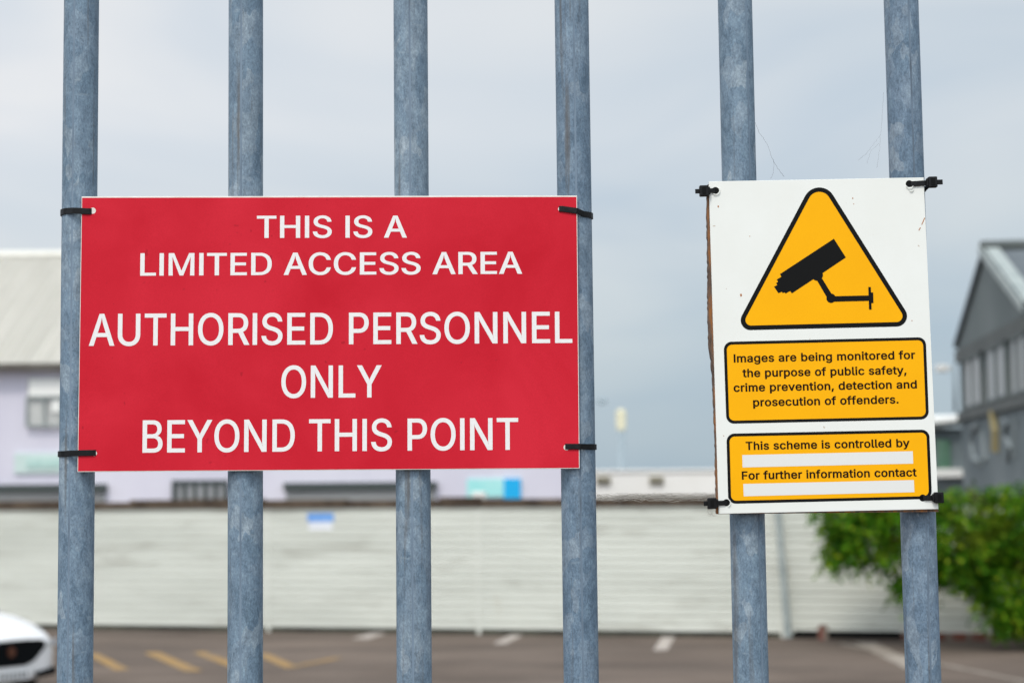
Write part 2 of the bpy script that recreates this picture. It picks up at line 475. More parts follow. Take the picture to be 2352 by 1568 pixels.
M['blue'] = speckled('blue_print', (0.12, 0.30, 0.72), (0.2, 0.42, 0.8), 3, 0.5)
M['pale'] = speckled('pale_notice_paper', (0.72, 0.74, 0.8), (0.78, 0.8, 0.84), 5, 0.5)
s0, s1 = wall_s(708), wall_s(768)
def wz(px, py): return hit(px, py, WA + WN * .03, WN).z
nz = [wz(738, y) for y in (1216, 1198, 1178)]
nt_ = empty('notice', wpt((s0 + s1) / 2, .03, nz[0]), 'small notice with a blue heading above white, fixed high on the white ribbed wall', 'notice')
bm = bmesh.new(); box(bm, wpt((s0 + s1) / 2, .032, (nz[0] + nz[1]) / 2), (s1 - s0 - .05, .012, nz[1] - nz[0]), AX); finish('notice_sheet', bm, M['pale'], nt_)
bm = bmesh.new(); box(bm, wpt((s0 + s1) / 2, .034, (nz[1] + nz[2]) / 2), (s1 - s0, .014, nz[2] - nz[1] - .004), AX); finish('notice_heading', bm, M['blue'], nt_)

# ------------------------------------------------------------------ lilac warehouse behind the wall
BY = 45.0
def bx_(px): return hit(px, 1100, Vector((0, BY, 0)), Vector((0, 1, 0))).x
def bz(px, py): return hit(px, py, Vector((0, BY, 0)), Vector((0, 1, 0))).z
M['lilac'] = speckled('pale_lilac_render', (0.62, 0.60, 0.70), (0.70, 0.68, 0.765), 0.5, 0.8, stretch=(1, 1, .5))
m = M['roof'] = mat('cream_ribbed_roof', (0.6, 0.59, 0.52), 0.6)
v = coords(m)
a = rampn(m, noisen(m, coords(m, (1, .2, .2)), 1.5, 4, 0.6), [(0.3, (0.68, 0.665, 0.605)), (0.7, (0.77, 0.75, 0.69))])
setcol(m, a)
M['slate'] = speckled('dark_gutter', (0.07, 0.06, 0.05), (0.14, 0.13, 0.11), 2, 0.7)
M['shutter'] = speckled('grey_roller_shutter', (0.3, 0.305, 0.31), (0.42, 0.425, 0.42), 0.8, 0.5, stretch=(.3, 1, 6))
M['glass'] = mat('dull_window_glass', (0.10, 0.11, 0.12), 0.12)
M['greyglass'] = speckled('net_curtained_glass', (0.26, 0.26, 0.27), (0.38, 0.385, 0.4), 1.2, 0.25)
M['frame_g'] = mat('dark_green_frame', (0.045, 0.06, 0.058), 0.6)
x0, x1 = bx_(-900), bx_(1322)
ze, zr = bz(70, 826), 0
DEP = 13.0
ridge_y = BY + DEP / 2
zr = hit(70, 592, Vector((0, ridge_y, 0)), Vector((0, 1, 0))).z
wh = empty('warehouse', ((x0 + x1) / 2, BY + DEP / 2, 0), 'long pale lilac warehouse with a cream ribbed roof behind the white wall', 'building')
bm = bmesh.new()
prism(bm, [(x0, BY, 0), (x0, BY + DEP, 0), (x0, BY + DEP, ze), (x0, ridge_y, zr - .25), (x0, BY, ze)], Vector((x1 - x0, 0, 0)))
finish('wall', bm, M['lilac'], wh)
bm = bmesh.new()
nrm = Vector((0, -(zr - ze), DEP / 2)).normalized()
xx = x0 - .1
prof = []
while xx < x1 - .15:
    prof += [(xx, .0), (xx + .04, .03), (xx + .12, .03), (xx + .16, 0)]
    xx += .5
for sgn in (1, -1):
    A_, B_ = [], []
    for x, h in prof:
        e = Vector((x, BY - .35 if sgn == 1 else BY + DEP + .35, ze - .35 * (zr - ze) / (DEP / 2)))
        r_ = Vector((x, ridge_y, zr))
        n_ = Vector((0, nrm.y * sgn, nrm.z))
        A_.append(bm.verts.new(e + n_ * (h + .05))); B_.append(bm.verts.new(r_ + n_ * (h + .05)))
    for i in range(len(A_) - 1):
        bm.faces.new((A_[i], A_[i + 1], B_[i + 1], B_[i]))
bmesh.ops.solidify(bm, geom=bm.faces[:], thickness=0.04)
rf = finish('roof', bm, M['roof'], wh)
bm = bmesh.new(); tube(bm, [(x0 - .1, ridge_y, zr + .06), (x1 - .12, ridge_y, zr + .06)], .16, 8)
finish('ridge_cap', bm, M['roof'], rf)
bm = bmesh.new(); box(bm, ((x0 + x1) / 2, BY - .30, ze - .20), (x1 - x0, .22, .16))
finish('gutter', bm, M['slate'], wh)

def facade(px0, py0, px1, py1, name, mt, parent, dep=.06, inset=0.0, off=0.0):
    a, b = bx_(px0), bx_(px1)
    zt, zb = bz((px0 + px1) / 2, py0), bz((px0 + px1) / 2, py1)
    bm = bmesh.new(); box(bm, ((a + b) / 2, BY - dep / 2 - off + inset, (zt + zb) / 2), (b - a, dep, zt - zb))
    return finish(name, bm, mt, parent), (a, b, zb, zt)
def barred_window(px0, py0, px1, py1, n, glass, transom=True):
    o, (a, b, zb, zt) = facade(px0, py0, px1, py1, 'window', glass, wh)
    bm = bmesh.new(); y = BY - .10; wd = .09
    for x in (a, b): box(bm, (x, y, (zb + zt) / 2), (wd * 1.3, .08, zt - zb + .1))
    for k in range(1, n): box(bm, (a + (b - a) * k / n, y + .004, (zb + zt) / 2), (wd, .07, zt - zb - .1))
    for z in (zb, zt): box(bm, ((a + b) / 2, y + .008, z), (b - a - .1, .06, wd))
    if transom: box(bm, ((a + b) / 2, y + .012, zb + (zt - zb) * .5), (b - a - .1, .05, wd * .7))
    finish('window_frame', bm, M['frame_g'], o)
    return o
barred_window(402, 1106, 520, 1300, 5, M['greyglass'])
M['pane'] = speckled('glass_painted_reflection', (0.42, 0.42, 0.41), (0.6, 0.6, 0.58), 1.1, 0.2)  # bright reflection put into the glass as a pale colour
o, (a, b, zb, zt) = facade(62, 868, 262, 978, 'window', M['pane'], wh)
M['bright'] = mat('white_blind', (0.85, 0.85, 0.82), 0.5)
bm = bmesh.new(); box(bm, ((a + b) / 2, BY - .09, zt - (zt - zb) * .2), (b - a - .1, .05, (zt - zb) * .34)); box(bm, ((a + b) / 2 + .3, BY - .085, zb + (zt - zb) * .42), (b - a - .7, .04, (zt - zb) * .26)); finish('blind', bm, M['bright'], o)
bm = bmesh.new()
for k in range(6): box(bm, (a + (b - a) * k / 5, BY - .13, zb + (zt - zb) * .3), (.05, .05, (zt - zb) * .6))
for z in (zb, zb + (zt - zb) * .6): box(bm, ((a + b) / 2, BY - .135, z), (b - a, .05, .05))
finish('window_frame', bm, M['greypost'], o)
for px0, px1, ytop in ((-330, 243, 1113), (657, 1000, 1107)):
    o, (a, b, zb, zt) = facade(px0, ytop + 16, px1, 1500, 'shutter_door', M['shutter'], wh, dep=.05)
    bm = bmesh.new()
    z = zb
    while z < zt - .09:
        box(bm, ((a + b) / 2, BY - .065, z + .05), (b - a - .02, .03, .07)); z += .1
    finish('shutter_slat', bm, M['shutter'], o)
    o2, _ = facade(px0 - 4, ytop, px1 + 4, ytop + 16, 'lintel', M['frame_g'], o, dep=.2)
def wall_sign(px0, py0, px1, py1, label, mt, extra=None):
    a, b = bx_(px0), bx_(px1); zt, zb = bz((px0 + px1) / 2, py0), bz((px0 + px1) / 2, py1)
    r_ = empty('wall_sign', ((a + b) / 2, BY - .05, zb), label, 'sign', 'signs on the lilac warehouse')
    bm = bmesh.new(); box(bm, ((a + b) / 2, BY - .03, (zt + zb) / 2), (b - a, .06, zt - zb)); finish('sign_board', bm, mt, r_)
    for (q0, r0, q1, r1, mm, nm) in extra or []:
        a, b = bx_(q0), bx_(q1); zt, zb = bz((q0 + q1) / 2, r0), bz((q0 + q1) / 2, r1)
        bm = bmesh.new(); box(bm, ((a + b) / 2, BY - .075, (zt + zb) / 2), (b - a, .03, zt - zb)); finish(nm, bm, mm, r_)
M['mint'] = speckled('pale_mint_paint', (0.55, 0.68, 0.65), (0.62, 0.74, 0.71), 1, 0.5)
M['mint2'] = speckled('mint_lettering', (0.40, 0.60, 0.56), (0.5, 0.68, 0.63), 4, 0.5, stretch=(3, 1, 1))
M['teal'] = speckled('pale_turquoise_paint', (0.33, 0.76, 0.75), (0.50, 0.83, 0.80), 1.4, 0.5)
M['cyan'] = mat('bright_blue_paint', (0.0, 0.42, 0.82), 0.5)
wall_sign(34, 1040, 200, 1086, 'long pale mint sign on the lilac warehouse below its upper window', M['mint'], [(62, 1054, 185, 1074, M['mint2'], 'sign_panel')])
wall_sign(1073, 1099, 1196, 1140, 'turquoise sign with a bright blue end on the lilac warehouse', M['teal'], [(1157, 1098, 1196, 1160, M['cyan'], 'sign_panel')])

# ------------------------------------------------------------------ low white shed far behind
SY = 62.0
def sp_(px, py, y=SY): return hit(px, py, Vector((0, y, 0)), Vector((0, 1, 0)))
M['shedwhite'] = speckled('cream_white_cladding', (0.86, 0.84, 0.79), (0.92, 0.905, 0.865), 0.4, 0.6)
a, b = sp_(1250, 1090).x, sp_(2120, 1090).x
zt = sp_(1500, 1077).z
sh = empty('shed', ((a + b) / 2, SY, 0), 'low white shed far off between the red sign and the camera sign', 'building')
bm = bmesh.new(); prism(bm, [(a, SY, 0), (a, SY + 9, 0), (a, SY + 9, zt - .1), (a, SY + 4.5, zt - .05), (a, SY, zt - .1)], Vector((b - a, 0, 0)))
finish('wall', bm, M['shedwhite'], sh)
bm = bmesh.new()
prism(bm, [(a - .2, SY - .06, zt - .097), (a - .2, SY + 4.5, zt - .047), (a - .2, SY + 9.1, zt - .097), (a - .2, SY + 9.1, zt - .03), (a - .2, SY + 4.5, zt + .02), (a - .2, SY - .06, zt - .03)], Vector((b - a + .4, 0, 0)))
finish('roof', bm, M['shedwhite'], sh)
M['brownspot'] = speckled('brown_louvre', (0.34, 0.31, 0.23), (0.44, 0.41, 0.32), 5, 0.8)
for px in (1386, 1508):
    p = sp_(px, 1103)
    bm = bmesh.new()
    box(bm, (p.x, SY - .02, p.z), (.52, .05, .30))
    for k in range(5): box(bm, (p.x, SY - .07, p.z - .11 + .055 * k), (.5, .06, .022))
    finish('vent', bm, M['brownspot'], sh)

# ------------------------------------------------------------------ lamps against the sky
LY = 70.0
M['lampgrey'] = mat('pale_grey_pole', (0.29, 0.35, 0.39), 0.7, spec=0.1)
M['lampcream'] = mat('cream_lantern', (0.60, 0.57, 0.42), 0.5)
p = sp_(1428, 1080, LY); pt = sp_(1427, 988, LY); ph = sp_(1427, 938, LY)
lm = empty('street_lamp', (p.x, LY, 0), 'pale grey lamp post with a tall cream lantern above the distant shed', 'lamp post')
bm = bmesh.new(); tube(bm, [(p.x, LY, 0), (p.x, LY, pt.z)], [.17, .15], 12); finish('pole', bm, M['lampgrey'], lm, smooth=True)
bm = bmesh.new(); tube(bm, [(p.x, LY, pt.z), (p.x, LY, pt.z + .08), (p.x, LY, ph.z - .12), (p.x, LY, ph.z)], [.14, .2, .22, .08], 12); finish('lantern', bm, M['lampcream'], lm, smooth=False)
p = sp_(1340, 1080, LY); q = sp_(1384, 922, LY)
lm = empty('street_lamp', (p.x, LY, 0), 'distant lamp post behind the red sign with only its small grey lamp head showing', 'lamp post')
bm = bmesh.new(); tube(bm, [(p.x, LY, 0), (p.x, LY, q.z - .6), (p.x + .05, LY, q.z - .2), (p.x + .25, LY, q.z)], [.09, .06, .05, .04], 10); tube(bm, [(p.x + .25, LY, q.z), (q.x - .15, LY, q.z + .03)], .018, 8); finish('pole', bm, M['lampgrey'], lm, smooth=True)
bm = bmesh.new(); tube(bm, [(q.x - .18, LY, q.z), (q.x - .1, LY, q.z + .02), (q.x + .1, LY, q.z + .02), (q.x + .17, LY, q.z)], [.06, .14, .14, .05], 10); finish('lamp_head', bm, M['lampgrey'], lm, smooth=True)

# ------------------------------------------------------------------ grey gabled building on the right
GA = Vector((10.9, 41.5, 0)); GD = Vector((-.1123, -.9937, 0)).normalized(); GI = Vector((.9937, -.1123, 0))   # along the gable wall towards us / into the building
GO = -GI                                            # out of the gable wall
def gs(px):
    p = hit(px, 1000, GA, GI); return (p - GA).dot(GD)
def gz(px, py): return hit(px, py, GA, GI).z
def gp(s, d, z): return GA + GD * s + GO * d + UZ * z
M['greyclad'] = speckled('dark_grey_cladding', (0.10, 0.125, 0.125), (0.145, 0.17, 0.17), 0.5, 0.7, stretch=(1, 1, .4))
M['greywall'] = speckled('blue_grey_painted_wall', (0.105, 0.135, 0.145), (0.165, 0.195, 0.205), 0.7, 0.8)
M['curtain'] = speckled('net_curtains_behind_glass', (0.24, 0.25, 0.255), (0.46, 0.46, 0.465), 2.6, 0.3, stretch=(1, 1, .05))
M['trim'] = speckled('dark_trim', (0.045, 0.055, 0.052), (0.08, 0.09, 0.085), 1, 0.6)
M['roofgrey'] = speckled('pale_grey_roof_sheets', (0.10, 0.115, 0.13), (0.14, 0.16, 0.175), 0.6, 0.9, spec=0.1)
zE = gz(2206, 796); sA = gs(2281); zA = gz(2281, 572); GW = 2 * sA; GL = 16.0
gb = empty('gabled_building', gp(sA, -GL / 2, 0), 'tall dark grey gabled building with a band of windows beyond the green tree', 'building')
bm = bmesh.new(); prism(bm, [gp(0, 0, 0), gp(GW, 0, 0), gp(GW, 0, zE), gp(sA, 0, zA), gp(0, 0, zE)], GI * GL)
finish('wall', bm, M['greywall'], gb)
bm = bmesh.new(); prism(bm, [gp(-.02, .03, zE - .32), gp(GW + .02, .03, zE - .32), gp(GW + .02, .03, zE), gp(sA, .03, zA - .02), gp(-.02, .03, zE)], GI * .028)
finish('gable_cladding', bm, M['greyclad'], gb)
bm = bmesh.new()
t = .14
sl = (zA - zE) / sA
for (s_a, s_b) in ((-.08, sA), (sA, GW + .08)):
    za = zA - abs(s_a - sA) * sl; zb_ = zA - abs(s_b - sA) * sl
    prism(bm, [gp(s_a, .12, za + .02), gp(s_b, .12, zb_ + .02), gp(s_b, .12, zb_ + t), gp(s_a, .12, za + t)], GI * (GL + .5))
rf = finish('roof', bm, M['roofgrey'], gb)
bm = bmesh.new(); prism(bm, [gp(sA - .3, .14, zA + .06), gp(sA, .14, zA + .2), gp(sA + .3, .14, zA + .06), gp(sA + .3, .14, zA + .15), gp(sA, .14, zA + .29), gp(sA - .3, .14, zA + .15)], GI * (GL + .4))
finish('ridge_cap', bm, M['trim'], rf)
bm = bmesh.new()
prism(bm, [gp(sA + .02, .14, zA + .17), gp(GW + .1, .14, zE + .17 - .02), gp(GW + .1, .14, zE - .03), gp(sA + .02, .14, zA - .04)], GO * .04)
prism(bm, [gp(sA + .02, .10, zA + .165), gp(GW + .1, .10, zE + .145), gp(GW + .1, -.2, zE + .145), gp(sA + .02, -.2, zA + .165)], UZ * .03)
finish('verge_flashing', bm, M['greypost'], rf)
zt, zb_ = gz(2216, 826), gz(2216, 945)
bm = bmesh.new(); box(bm, gp(GW / 2, .05, zt + .12), (GW, .12, .3), (GD, GO, UZ)); box(bm, gp(GW / 2, .045, zb_ - .1), (GW, .1, .22), (GD, GO, UZ))
finish('band', bm, M['trim'], gb)
for k, (p0, p1) in enumerate(((2226, 2264), (2278, 2323), (2334, 2380))):
    sa, sb = gs(p0), min(gs(p1), GW - .15)
    bm = bmesh.new(); box(bm, gp((sa + sb) / 2, .03, (zt + zb_) / 2 + .0), (sb - sa, .05, zt - zb_ - .08), (GD, GO, UZ))
    o = finish('window', bm, M['curtain'], gb)
    bm = bmesh.new()
    for q in (0, .5, 1): box(bm, gp(sa + (sb - sa) * q, .07, (zt + zb_) / 2), (.09, .06, zt - zb_ - .1), (GD, GO, UZ))
    for z in (zt - .06, zb_ + .06): box(bm, gp((sa + sb) / 2, .075, z), (sb - sa, .06, .07), (GD, GO, UZ))
    finish('window_frame', bm, M['greyclad'], o)
bm = bmesh.new(); tube(bm, [gp(-.1, .12, zE - .4), gp(-.1, .12, 4.3)], .04, 10); finish('downpipe', bm, M['lampgrey'], gb, smooth=True)
p = gp(-.2, .2, gz(2200, 846))
bm = bmesh.new(); box(bm, p + Vector((-.20, 0, 0)), (.28, .24, .17)); box(bm, p, (.2, .06, .06)); finish('floodlight', bm, M['strip'], gb, bevel=.03)
# blurred mural strokes on the lower wall
M['mural'] = speckled('pale_grey_mural_paint', (0.16, 0.19, 0.20), (0.21, 0.24, 0.25), 2, 0.8)
M['mural_y'] = mat('mustard_mural_paint', (0.27, 0.225, 0.11), 0.8)
def mural(pts, r, mt):
    bm = bmesh.new(); tube(bm, [gp(gs(x), .012, gz(x, y)) for x, y in pts], r, 6); finish('mural_stroke', bm, mt, gb)
mural([(2252, 975), (2238, 985), (2236, 1020), (2240, 1055), (2254, 1062)], .1, M['mural'])
mural([(2262, 990), (2266, 1058)], .09, M['mural'])
mural([(2310, 965), (2320, 975), (2312, 1000), (2324, 1030), (2316, 1056)], .08, M['mural'])
mural([(2336, 960), (2332, 1050)], .08, M['mural'])
mural([(2288, 945), (2293, 990), (2291, 1036)], .13, M['mural_y'])
# lean-to
lt = empty('lean_to', (11.2, 47, 0), 'low grey lean-to with a white roof edge beside the gabled building', 'building')
bm = bmesh.new()
zl = sp_(2170, 985, 45).z
xa = sp_(2100, 985, 45).x
prism(bm, [(xa, 44.6, 0), (12.6, 43.6, 0), (12.6, 43.6, zl), (xa, 44.6, zl)], Vector((.3, 9, 0)))
finish('wall', bm, M['greywall'], lt)
bm = bmesh.new()
prism(bm, [(xa - .2, 44.3, zl - .05), (12.7, 43.3, zl + .16), (12.7, 43.3, zl + .3), (xa - .2, 44.3, zl + .08)], Vector((.3, .5, .02)))
finish('fascia', bm, M['trim'], lt)
bm = bmesh.new()
prism(bm, [(xa - .2, 44.9, zl + .06), (12.7, 43.9, zl + .28), (12.7, 43.9, zl + .33), (xa - .2, 44.9, zl + .26)], Vector((.3, 9.3, .35)))
finish('roof', bm, M['bright'], lt)
p0, p1 = sp_(2150, 1010, 44.3), sp_(2182, 1075, 44.3)
M['greenglass'] = speckled('glass_green_reflection', (0.04, 0.12, 0.07), (0.16, 0.26, 0.2), 1.2, 0.2)  # green reflection painted into the glass colour
bm = bmesh.new(); box(bm, ((p0.x + p1.x) / 2, 44.24, (p0.z + p1.z) / 2), (p1.x - p0.x, .1, p0.z - p1.z)); finish('window', bm, M['greenglass'], lt)
bm = bmesh.new(); box(bm, ((p0.x + p1.x) / 2, 44.1, p1.z - .12), (p1.x - p0.x + .8, .3, .22)); finish('window_sill', bm, M['bright'], lt)

# ------------------------------------------------------------------ the tree hanging over the wall on the right
m = M['leaf'] = mat('green_leaves', (0.06, 0.14, 0.012), 0.6, spec=0.12)
geo = node(m, 'ShaderNodeNewGeometry')
c = rampn(m, geo.outputs['Random Per Island'], [(0.0, (0.016, 0.07, 0.003)), (0.4, (0.045, 0.165, 0.006)), (0.75, (0.11, 0.275, 0.011)), (1.0, (0.30, 0.41, 0.025))])
clump_tone = noisen(m, coords(m), 2.6, 2, 0.5)  # noise puts light and dark clumps of the crown into the leaf colour
c = mixn(m, 1.0, c, rampn(m, clump_tone, [(0.38, (0.5, 0.55, 0.5)), (0.5, (0.9, 0.92, 0.9)), (0.62, (1.4, 1.3, 1.2))]), 'MULTIPLY')
cl = noisen(m, coords(m), 1.5, 3, 0.5)
c = mixn(m, rampn(m, cl, [(0.55, (0, 0, 0)), (0.72, (0.6, 0.6, 0.6))]), c, (0.15, 0.13, 0.012))
setcol(m, c)
tr = node(m, 'ShaderNodeBsdfTranslucent'); link(m, c, tr.inputs['Color'])
ms = node(m, 'ShaderNodeMixShader'); ms.inputs[0].default_value = 0.3
nd = m.node_tree.nodes
link(m, nd['Principled BSDF'].outputs[0], ms.inputs[1]); link(m, tr.outputs[0], ms.inputs[2])
link(m, ms.outputs[0], nd['Material Output'].inputs['Surface'])
M['bark'] = speckled('grey_brown_bark', (0.05, 0.035, 0.022), (0.12, 0.09, 0.065), 9, 0.9)
TY = 27.0
def tpt(px, py, y=TY): return hit(px, py, Vector((0, y, 0)), Vector((0, 1, 0)))
tb = tpt(2400, 1480); tb.z = 0
tree = empty('shrubby_tree', tb, 'dense green shrubby tree hanging over the right end of the white wall', 'tree')
clumps = [  # px, py, half width px, half height px, depth offset
    (2014, 1210, 92, 56, .2), (1948, 1205, 56, 56, .3), (2090, 1225, 85, 90, 0), (2060, 1160, 120, 50, .3), (2170, 1215, 85, 100, -.1), (1980, 1150, 80, 36, .4),
    (2250, 1190, 90, 80, .1), (2330, 1185, 85, 78, 0), (2230, 1270, 75, 70, -.2), (2320, 1290, 75, 90, -.3), (2285, 1345, 45, 62, -.2),
    (2400, 1250, 90, 120, 0), (2390, 1370, 70, 72, -.2), (2480, 1230, 95, 120, .1), (2340, 1385, 40, 48, -.3), (2100, 1312, 36, 26, .1),
    (1918, 1246, 28, 48, .3), (2060, 1290, 36, 40, .1), (2170, 1310, 30, 24, 0), (2560, 1290, 80, 120, .2), (2450, 1150, 80, 40, .1), (1965, 1262, 40, 34, .2), (2090, 1345, 34, 17, 0), (2310, 1415, 26, 26, -.3)]
rnd = random.Random(11)
bm = bmesh.new()
def leaf(p, d, n, l, wd):
    s = d.cross(n).normalized() * wd
    a = bm.verts.new(p); b = bm.verts.new(p + d * l * .45 + s); c_ = bm.verts.new(p + d * l); e = bm.verts.new(p + d * l * .45 - s)
    bm.faces.new((a, b, c_, e))
for (px, py, rx, ry, dd) in clumps:
    c0 = tpt(px, py, TY + dd)
    sx, sz = rx * TY / FPX, ry * TY / FPX
    sy = .5 * (sx + sz) * .9
    nsp = int(1500 * sx * sz + 30)
    for _ in range(nsp):
        while True:
            q = Vector((rnd.uniform(-1, 1), rnd.uniform(-1, 1), rnd.uniform(-1, 1)))
            if q.length < 1: break
        if noise.noise(Vector((c0.x + q.x * sx, c0.y + q.y * sy, c0.z + q.z * sz)) * 2.4) < -.18: continue
        base = c0 + Vector((q.x * sx, q.y * sy, q.z * sz))
        # a drooping twig with leaves either side
        dr = Vector((q.x * .8 + rnd.uniform(-.5, .5), q.y * .6 + rnd.uniform(-.5, .5), rnd.uniform(-.9, .35))).normalized()
        ln = rnd.uniform(.12, .34)
        for k in range(5):
            pp = base + dr * ln * k / 5 + Vector((0, 0, -.03 * k * k * ln))
            d = (dr + Vector((rnd.uniform(-1, 1), rnd.uniform(-1, 1), rnd.uniform(-.8, .5)))).normalized()
            n = Vector((rnd.uniform(-1, 1), rnd.uniform(-1, 1), rnd.uniform(0, 1.4))).normalized()
            leaf(pp, d, n, rnd.uniform(.07, .13), rnd.uniform(.02, .034))
# loose hanging sprays below and beside the crown
for (px, py) in [(1886, 1192), (1868, 1190), (1902, 1295), (1914, 1306), (1962, 1290), (2078, 1362), (2066, 1372), (2210, 1352), (2262, 1368), (2226, 1362), (2300, 1440), (2316, 1450), (2352, 1432), (2150, 1330)]:
    b0 = tpt(px, py - 30, TY + .1)
    for j in range(9):
        dr = Vector((rnd.uniform(-.35, .35), rnd.uniform(-.3, .3), -1)).normalized()
        st = b0 + Vector((rnd.uniform(-.12, .12), rnd.uniform(-.1, .1), rnd.uniform(-.1, .2)))
        for k in range(6):
            d = (dr + Vector((rnd.uniform(-1, 1), rnd.uniform(-1, 1), rnd.uniform(-.6, .3)))).normalized()
            leaf(st + dr * .045 * k, d, Vector((rnd.uniform(-1, 1), -1, rnd.uniform(-.3, 1))).normalized(), rnd.uniform(.06, .11), .024)
finish('crown', bm, M['leaf'], tree)
bm = bmesh.new()
tube(bm, [tb, tb + Vector((.05, .02, .6)), tb + Vector((-.03, .05, 1.2)), tb + Vector((.1, .05, 1.9))], [.13, .1, .085, .05], 10)
for (px, py, z0) in [(2010, 1210, .9), (2140, 1220, 1.0), (2250, 1200, 1.2), (2330, 1280, .7), (2480, 1220, 1.1), (2440, 1170, 1.5), (1930, 1215, .95)]:
    e = tpt(px, py, TY + rnd.uniform(-.1, .3))
    s_ = tb + Vector((0, .03, z0))
    md = s_.lerp(e, .5) + Vector((0, 0, .12))
    tube(bm, [s_, md, e], [.05, .03, .01], 7)
finish('trunk', bm, M['bark'], tree, smooth=True)

# ------------------------------------------------------------------ white car, bottom left
CAR = Vector((-6.30, 21.55, 0)); PSI = R(52)
CF = Vector((math.sin(PSI), -math.cos(PSI), 0)); CS = Vector((math.cos(PSI), math.sin(PSI), 0))   # forward / its left side (the viewer's right)
def cp(b, s, z): return CAR - CF * b + CS * s + UZ * z    # b metres behind the nose
M['carpaint'] = mat('white_car_paint', (0.80, 0.80, 0.81), 0.22); M['carpaint'].node_tree.nodes['Principled BSDF'].inputs['Coat Weight'].default_value = 0.6
M['black'] = mat('black_plastic', (0.003, 0.004, 0.005), 0.5, spec=0.08)
M['carglass'] = mat('dark_car_glass', (0.02, 0.025, 0.03), 0.06)
M['tyre'] = speckled('tyre_rubber', (0.012, 0.012, 0.012), (0.03, 0.03, 0.03), 20, 0.85)
M['rim'] = mat('grey_alloy', (0.4, 0.41, 0.42), 0.35, 0.8)
M['copper'] = mat('copper_badge', (0.09, 0.03, 0.014), 0.5, 0.2)
M['plate'] = mat('pale_number_plate', (0.72, 0.74, 0.76), 0.45)
M['lamp'] = mat('clear_headlamp', (0.5, 0.52, 0.56), 0.08, 0.2)
car = empty('parked_car', cp(2.1, 0, 0), 'white car with a black shield-shaped grille parked beyond the gate', 'car')
bm = bmesh.new()
st = [  # behind nose, half width, top, shoulder z, sill z
    (-.01, .50, .77, .70, .30), (.02, .62, .80, .72, .24), (.10, .74, .87, .74, .22), (.28, .83, .96, .78, .22), (.6, .89, 1.05, .83, .22), (1.0, .92, 1.10, .88, .22), (1.25, .92, 1.12, .91, .22), (2.0, .92, 1.06, .94, .22), (3.2, .92, 1.08, .96, .22), (3.9, .90, 1.08, .95, .24), (4.25, .82, 1.0, .9, .28), (4.35, .7, .9, .82, .36)]
rings = []
for (b, wd, zt, zs, z0) in st:
    half = [(0, zt), (.4 * wd, zt - .015), (.74 * wd, zt - .07), (.94 * wd, zs), (wd, zs - .14), (wd, (zs + z0) / 2 - .05), (.97 * wd, z0 + .06), (.85 * wd, z0)]
    prf = half + [(-s, z) for s, z in reversed(half[1:])]
    rings.append([bm.verts.new(cp(b, s, z)) for s, z in prf])
n = len(rings[0])
for i in range(len(rings) - 1):
    for k in range(n):
        bm.faces.new((rings[i][k], rings[i][(k + 1) % n], rings[i + 1][(k + 1) % n], rings[i + 1][k]))
bm.faces.new(rings[0]); bm.faces.new(rings[-1][::-1])
bmesh.ops.recalc_face_normals(bm, faces=bm.faces)
o = finish('body', bm, M['carpaint'], car, smooth=True)
s_ = o.modifiers.new('sub', 'SUBSURF'); s_.levels = 2; s_.render_levels = 2
bm = bmesh.new()
gl = [(1.22, .74, 1.05), (1.95, .60, 1.43), (2.6, .62, 1.47), (3.3, .60, 1.42), (4.05, .68, 1.06)]
rings = []
for b, wd, z in gl:
    rings.append([bm.verts.new(cp(b, s, zz)) for s, zz in ((-.80, 1.0), (-wd - .01, z - .05), (-wd * .7, z), (0, z + .015), (wd * .7, z), (wd + .01, z - .05), (.80, 1.0))])
for i in range(len(rings) - 1):
    for k in range(6): bm.faces.new((rings[i][k], rings[i + 1][k], rings[i + 1][k + 1], rings[i][k + 1]))
bm.faces.new(rings[0]); bm.faces.new(rings[-1][::-1]); bmesh.ops.recalc_face_normals(bm, faces=bm.faces)
finish('windows', bm, M['carglass'], car, smooth=True)
bm = bmesh.new()
prism(bm, [cp(1.9, -.58, 1.445), cp(1.9, .58, 1.445), cp(3.4, .58, 1.435), cp(3.4, -.58, 1.435)], UZ * .06)
finish('roof_panel', bm, M['carpaint'], car, smooth=False, bevel=.025)
bm = bmesh.new()
gpoly = [(-.50, .735), (-.25, .75), (.25, .75), (.50, .735), (.53, .65), (.36, .49), (.22, .435), (-.22, .435), (-.36, .49), (-.53, .65)]
prism(bm, [cp(-.035 + .05 * abs(s) , s, z) for s, z in gpoly], CF * -.05)
gr = finish('grille', bm, M['black'], car)
bm = bmesh.new(); prism(bm, [cp(-.045, .055 * math.cos(a_ * math.pi / 6), .615 + .065 * math.sin(a_ * math.pi / 6)) for a_ in range(12)], CF * -.02)
finish('badge', bm, M['copper'], gr)
bm = bmesh.new(); prism(bm, [cp(-.05, s, z) for s, z in ((-.26, .27), (.26, .27), (.26, .38), (-.26, .38))], CF * -.03)
pl = finish('number_plate', bm, M['plate'], car)
bm = bmesh.new(); rnd = random.Random(5)
for k in range(7):
    x = -.19 + k * .063 
    prism(bm, [cp(-.0525, x + a_, z) for a_, z in ((0, .292), (.03, .292), (.03, .362), (0, .362))], CF * -.004)
finish('plate_marks', bm, M['ink'], pl)
